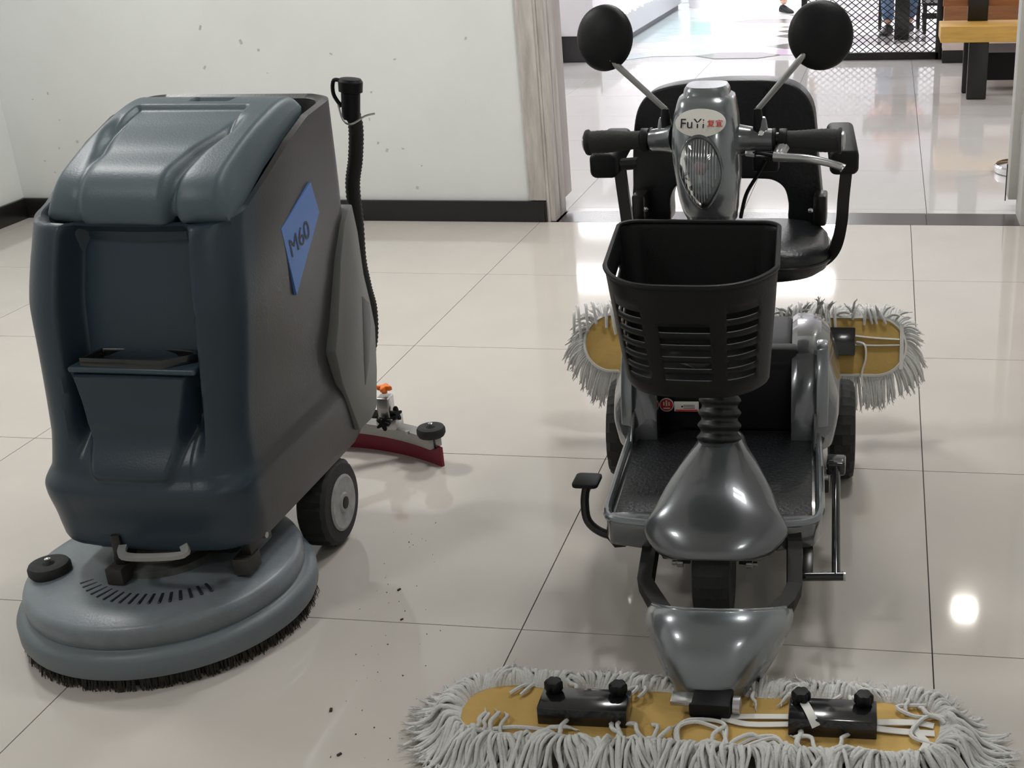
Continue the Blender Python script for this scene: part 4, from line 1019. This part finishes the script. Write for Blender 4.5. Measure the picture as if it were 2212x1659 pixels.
# ------------------------------------------------------------------ dust mops
def mop(cen, Mx, half_l, half_w, label, fr, seed, droop):
    """cen: pad centre, Mx: 3x3 local frame (x along the pad, y across, z out of its face)"""
    rnd = random.Random(seed)
    t = thing('dust_mop', cen, label, 'mop', 'cotton dust mops fixed to the scooter')
    C_ = Vector(cen)
    def Lc(x, y, z): return C_+Mx @ Vector((x, y, z))
    def stad(k, off=0, n=24):
        w = half_w+off; l = half_l-half_w; out = []
        for s, a0 in ((1, -pi/2), (-1, pi/2)):
            for i in range(n+1):
                a = a0+pi*i/n; out.append((s*l+w*cos(a), w*sin(a)))
        return out
    MB().rings([[Lc(x, y, z) for x, y in stad(0, o_)] for o_, z in ((.004, -.008), (.006, -.002), (.004, .003), (0, .005), (-.02, .0055))]).build('pad', YCLOTH, t, angle=50, label='mustard yellow canvas pad')
    MB().tube([Lc(x, y, .004) for x, y in stad(0, .003)]+[Lc(*stad(0, .003)[0], .004)], 1, flat=(.0045, .003), smooth=False).build('binding', RIBBON, t, label='white edge tape')
    MB().rings([[Lc(x, y, z) for x, y in stad(0, -.01+o_)] for o_, z in ((0, -.022), (0.002, -.008))]).build('under_pad', COTTON, t)
    # fringe
    fm = MB(); per = stad(0, .004, 24); L_ = [0]
    P_ = per+[per[0]]
    for a, b in zip(P_, P_[1:]): L_.append(L_[-1]+math.hypot(b[0]-a[0], b[1]-a[1]))
    tot = L_[-1]
    ph = [rnd.uniform(0, 6.28) for _ in range(8)]
    for layer in range(fr[2]):
        for k in range(fr[0]):
            s = tot*(k+rnd.random()*.9)/fr[0]
            i = max(j for j in range(len(L_)-1) if L_[j] <= s); f_ = (s-L_[i])/(L_[i+1]-L_[i]+1e-9)
            x = P_[i][0]*(1-f_)+P_[i+1][0]*f_; y = P_[i][1]*(1-f_)+P_[i+1][1]*f_
            tx, ty = P_[i+1][0]-P_[i][0], P_[i+1][1]-P_[i][1]; q = math.hypot(tx, ty)+1e-9
            nx, ny = ty/q, -tx/q; txx, tyy = tx/q, ty/q
            sw = .55*sin(s*23+ph[0])+.45*sin(s*61+ph[1])+.22*rnd.gauss(0, 1)+.25*sin(s*140+ph[2])
            ln_ = fr[1]*(1+.12*sin(s*31+ph[3])+.10*rnd.gauss(0, 1))
            flop = False
            pts, rr = droop(x, y, nx, ny, txx, tyy, sw, ln_, rnd, Lc, layer, s)
            r0 = .0040*rnd.uniform(.85, 1.15)
            m_ = len(pts); rad = [r0*(1-.0*j/m_) for j in range(m_)]
            rad[-1] = r0*.5
            fm.tube(pts, rad, 5, smooth=True, sub=2)
            # frayed tip
            d = (pts[-1]-pts[-2]).normalized()
            for _ in range(3):
                e = pts[-1]+d*rnd.uniform(.005, .012)+Vector((rnd.uniform(-.006, .006), rnd.uniform(-.006, .006), rnd.uniform(-.001, .005)))
                if e.z < .0015: e.z = .0015
                fm.tube([pts[-1]-d*.003, e], [r0*.5, .0005], 3, smooth=False, cap=False)
    fm.build('yarn_fringe', COTTON, t, kind='stuff', angle=80, label='off-white cotton yarn fringe')
    return t, Lc
def droop_front(x, y, nx, ny, tx, ty, sw, ln_, rnd, Lc, layer, s):
    ang = sw*.75; dx, dy = nx*cos(ang)+tx*sin(ang), ny*cos(ang)+ty*sin(ang)
    h = rnd.uniform(.002, .016)+.012*layer
    z0 = .0; pts = []
    curl = rnd.gauss(0, .6)
    px_, py_ = x-nx*.006, y-ny*.006
    back = rnd.random() < .035 and layer == 1
    if ny > .3: ln_ *= .82
    if back: dx, dy = -dx, -dy; px_ += nx*.006; py_ += ny*.006; ln_ *= .55
    for k in range(6):
        t_ = k/5
        a = curl*t_; ddx, ddy = dx*cos(a)-dy*sin(a), dx*sin(a)+dy*cos(a)
        if k: px_ += ddx*ln_/5; py_ += ddy*ln_/5
        wob = .003*sin(t_*9+s*50)
        z_ = (.003+h*sin(min(1, t_*1.5)*pi*.9)*1.0-(.030)*smooth(.15, .75, t_)) if not back else .010+.008*sin(t_*pi)
        p = Lc(px_+wob, py_+wob, z_)
        if p.z < .004+.006*layer: p.z = .004+.006*layer+rnd.uniform(0, .006)
        pts.append(p)
    return pts, None
rz1 = math.atan2(.026, .82)
M1 = Matrix.Rotation(rz1, 3, 'Z')
t1, L1 = mop((-.288, 1.757, .033), M1, .415, .071, 'near dust mop lying flat on the tiles under the grey nose, with white knotted tapes', (620, .098, 2), 3, droop_front)
def clamp(t, Lc, x0, x1, y, h=.036, dpt=.062, knobs=True, MM=M1, knob_dir=(0, 0, 1)):
    c = Lc((x0+x1)/2, y, h/2+.004)
    o = MB().box(c, (x1-x0, dpt, h), M=MM).build('clamp_bracket', BLACKG, t, bevel=.003, seg=2)
    if knobs:
        for x in (x0+.020, x1-.022):
            P_ = []
            kc = Lc(x, y+.020, h+.014)
            for k in range(36):
                a = 2*pi*k/36; rr = .0165*(.82+.18*abs(cos(3*a))); P_.append((rr*cos(a), rr*sin(a)))
            mb = MB().rings([[MM @ Vector((px_*f, py_*f, z)) + kc for px_, py_ in P_] for f, z in ((.85, -.009), (1, -.006), (1, .006), (.8, .010), (.3, .011))])
            mb.lathe([(.009, -.03), (.009, -.008)], kc, MM @ Vector((0, 0, 1)), 14)
            mb.build('knob', BLACKP, o, angle=40)
    return o
clamp(t1, L1, -.268, -.113, -.008); clamp(t1, L1, .158, .305, -.006)
def ribbon(t, pts, w, th=.0008, name='tie_tape'): return MB().tube(pts, 1, flat=(w, th), smooth=True, sub=4).build(name, RIBBON, t)
ribbon(t1, [L1(.045, -.004, .012), L1(.09, .004, .010), L1(.16, .006, .012)], .0065)
ribbon(t1, [L1(.045, -.006, .012), L1(.09, -.016, .009), L1(.16, -.012, .010)], .0065)
ribbon(t1, [L1(.050, .0, .012), L1(.045, .012, .022), L1(.036, .022, .020), L1(.024, .034, .012)], .009)
ribbon(t1, [L1(.300, .004, .010), L1(.34, .002, .014), L1(.375, .008, .010), L1(.40, .004, .008)], .0075)
ribbon(t1, [L1(.300, -.012, .010), L1(.35, -.016, .009), L1(.40, -.016, .008)], .0075)
ribbon(t1, [L1(.175, .022, .045), L1(.185, 0, .044), L1(.196, -.03, .044), L1(.205, -.042, .030)], .0075)
ribbon(t1, [L1(.368, .006, .009), L1(.372, -.02, .010), L1(.385, -.045, .012), L1(.376, -.07, .012)], .006)
# mount block joining mop and nose
mt = thing('mop_mount', (-.265, 1.80, .03), 'black pivot block under the grey nose holding the near mop', 'bracket')
MB().box((-.264, 1.785, .056), (.072, .07, .030)).build('block', BLACKP, mt, bevel=.006, seg=2)
MB().box((-.313, 1.770, .066), (.038, .03, .010)).build('plate', STEEL, mt, bevel=.002)
MB().lathe([(.016, 0), (.016, .012), (.010, .014)], (-.226, 1.775, .056), (1, 0, 0), 20).build('collar', ALU, mt)
# stray long cords lying over the pad
def cords(t, Lc, sets):
    fm = MB()
    for P_ in sets: fm.tube([Lc(*p) for p in P_], .0036, 6)
    fm.build('loose_yarn', COTTON, t, kind='stuff', label='loose cords flopping over the pad')
cords(t1, L1, [
    [(-.02, -.075, .006), (-.025, -.04, .014), (.0, -.022, .013), (.03, -.03, .012), (.05, -.045, .012), (.06, -.075, .010)],
    [(-.02, -.078, .006), (-.03, -.045, .010), (-.01, -.016, .012), (.045, -.018, .012), (.056, -.05, .012), (.05, -.085, .006)],
    [(.07, -.08, .006), (.10, -.058, .012), (.135, -.052, .014), (.15, -.07, .012), (.14, -.09, .004)],
    [(.075, -.085, .006), (.11, -.066, .012), (.14, -.060, .016), (.158, -.08, .010)],
    [(-.38, -.06, .006), (-.35, -.066, .010), (-.30, -.058, .012), (-.24, -.06, .010)],
    [(.40, -.05, .01), (.36, -.03, .014), (.39, .02, .016), (.43, .01, .014), (.44, -.04, .01)],
    [(.41, .03, .01), (.37, .02, .014), (.34, .045, .014), (.39, .055, .012)],
    [(-.31, .072, .006), (-.32, .052, .014), (-.335, .038, .010)], [(-.30, .074, .006), (-.305, .05, .014), (-.315, .035, .010)],
    [(-.115, .075, .01), (-.11, .055, .02), (-.12, .04, .016)], [(-.10, .075, .01), (-.095, .05, .02), (-.105, .034, .016)],
    [(.245, .075, .01), (.24, .055, .02), (.225, .045, .016)], [(.26, .075, .01), (.262, .05, .02), (.258, .038, .016)], [(.28, .075, .01), (.288, .055, .02), (.284, .04, .016)]])
# far mop, lifted behind the rear wheels and facing forward
cB = at(1606, 745, 3.085)
xa = Vector((.996, .06, -.012)).normalized(); za = Vector((.06, -.90, .42)).normalized(); ya = za.cross(xa).normalized()
xa = ya.cross(za)
M2 = Matrix((xa, ya, za)).transposed()
def droop_rear(x, y, nx, ny, tx, ty, sw, ln_, rnd, Lc, layer, s):
    ang = sw*.5; dx, dy = nx*cos(ang)+tx*sin(ang), ny*cos(ang)+ty*sin(ang)
    pts = []
    p = Lc(x-nx*.006, y-ny*.006, .0); d = (Lc(x+dx, y+dy, 0)-Lc(x, y, 0)).normalized()
    if ny > .25 and abs(nx) < .97:
        # upper edge: rises then flops over, mostly outwards
        over = rnd.random() < .13
        ln_ *= .62
        d = (d+Vector((0, -.2 if over else .05, .35))).normalized()
    for k in range(6):
        if k: p = p+d*ln_/5
        pts.append(p.copy())
        g = .30 if ny > .25 else .34
        d = (d+Vector((rnd.uniform(-.08, .08), (-.12 if (ny > .25 and over) else .02), -g))).normalized() if True else d
    return pts, None
t2, L2 = mop(cB, M2, .415, .071, 'far dust mop raised off the floor behind the rear wheels, showing beside the basket', (330, .085, 2), 11, droop_rear)
def L2p(u, v, off=.01):           # a point on the far pad's face
    n_ = za; d = rt*((u-CX)/F)+dn*((v-CY)/F)+fwd; o_ = Vector((0, 0, CH)); pl_ = Vector(cB)+n_*off
    return o_+d*((pl_-o_).dot(n_)/d.dot(n_))
cc = L2p(1790, 738, .02)
MB().box(cc, (.135, .072, .034), M=M2).build('clamp_bracket', BLACKG, t2, bevel=.003)
cc = L2p(1420, 735, .02)
MB().box(cc, (.135, .072, .034), M=M2).build('clamp_bracket', BLACKG, t2, bevel=.003)
ribbon(t2, [L2p(1836, 724), L2p(1890, 730), L2p(1943, 733)], .005); ribbon(t2, [L2p(1836, 744), L2p(1890, 746), L2p(1943, 745)], .0045)
ribbon(t2, [L2p(1948, 700), L2p(1948, 750), L2p(1946, 798)], .005)
ribbon(t2, [L2p(1850, 738, .014), L2p(1868, 745, .018), L2p(1870, 775, .014), L2p(1862, 805, .012), L2p(1862, 835, .014)], .005)
fm = MB()
for u, v0, v1 in ((1770, 660, 728), (1785, 662, 725), (1804, 668, 730), (1792, 668, 735), (1845, 664, 690), (1868, 668, 702), (1880, 670, 700), (1890, 672, 700), (1908, 676, 700), (1722, 664, 700), (1712, 668, 708), (1700, 665, 690), (1690, 672, 712), (1252, 668, 730), (1268, 664, 715), (1285, 660, 700), (1240, 680, 720), (1310, 664, 708), (1325, 664, 722), (1730, 660, 694)):
    w_ = random.uniform(-12, 12)
    fm.tube([L2p(u-w_, v0-6, -.004), L2p(u-w_*.6, v0-2, .016), L2p(u, (v0+v1)/2, .018), L2p(u+w_*.5, v1, .012)], [.0042, .0042, .004, .0036], 6)
fm.build('loose_yarn', COTTON, t2, kind='stuff', label='cords flopped over the upper edge')
mt2 = thing('mop_mount', tuple(S(0, .24, .26)), 'black rear bar holding the far mop behind the scooter', 'bracket')
MB().tube([S(-.10, .17, .27), S(-.10, .30, .25)], .012, 8, smooth=False).build('bar', BLACKS, mt2); MB().tube([S(.10, .17, .27), S(.10, .30, .25)], .012, 8, smooth=False).build('bar', BLACKS, mt2)
MB().tube([S(-.16, .30, .25), S(.16, .30, .25)], .014, 8, smooth=False).build('bar', BLACKS, mt2)
# ------------------------------------------------------------------ crumbs on the floor
cr = MB()
for _ in range(55):
    u = random.gauss(860, 55); v = random.gauss(1290, 95)
    if random.random() < .35: u = random.uniform(700, 900); v = random.uniform(1380, 1640)
    if u < 720 and v < 1500: continue
    p = atz(u, v, .0012); s = random.uniform(.0008, .0024)
    q = [p+Vector((random.uniform(-s, s), random.uniform(-s, s), z)) for z in (-.001, -.001, -.001, s*.7)]
    cr.add(q, [(0, 1, 2), (0, 1, 3), (1, 2, 3), (0, 2, 3)])
for u, v, s in ((862, 1274, .004), (715, 1534, .0045), (733, 1630, .004), (868, 1338, .003)):
    p = atz(u, v, .001); cr.box(p, (s*2, s, s), rz=u)
tag(cr.build('floor_crumbs', CRUMB, kind='stuff'), 'dark crumbs and specks scattered on the floor beside the scrubber', 'crumbs')
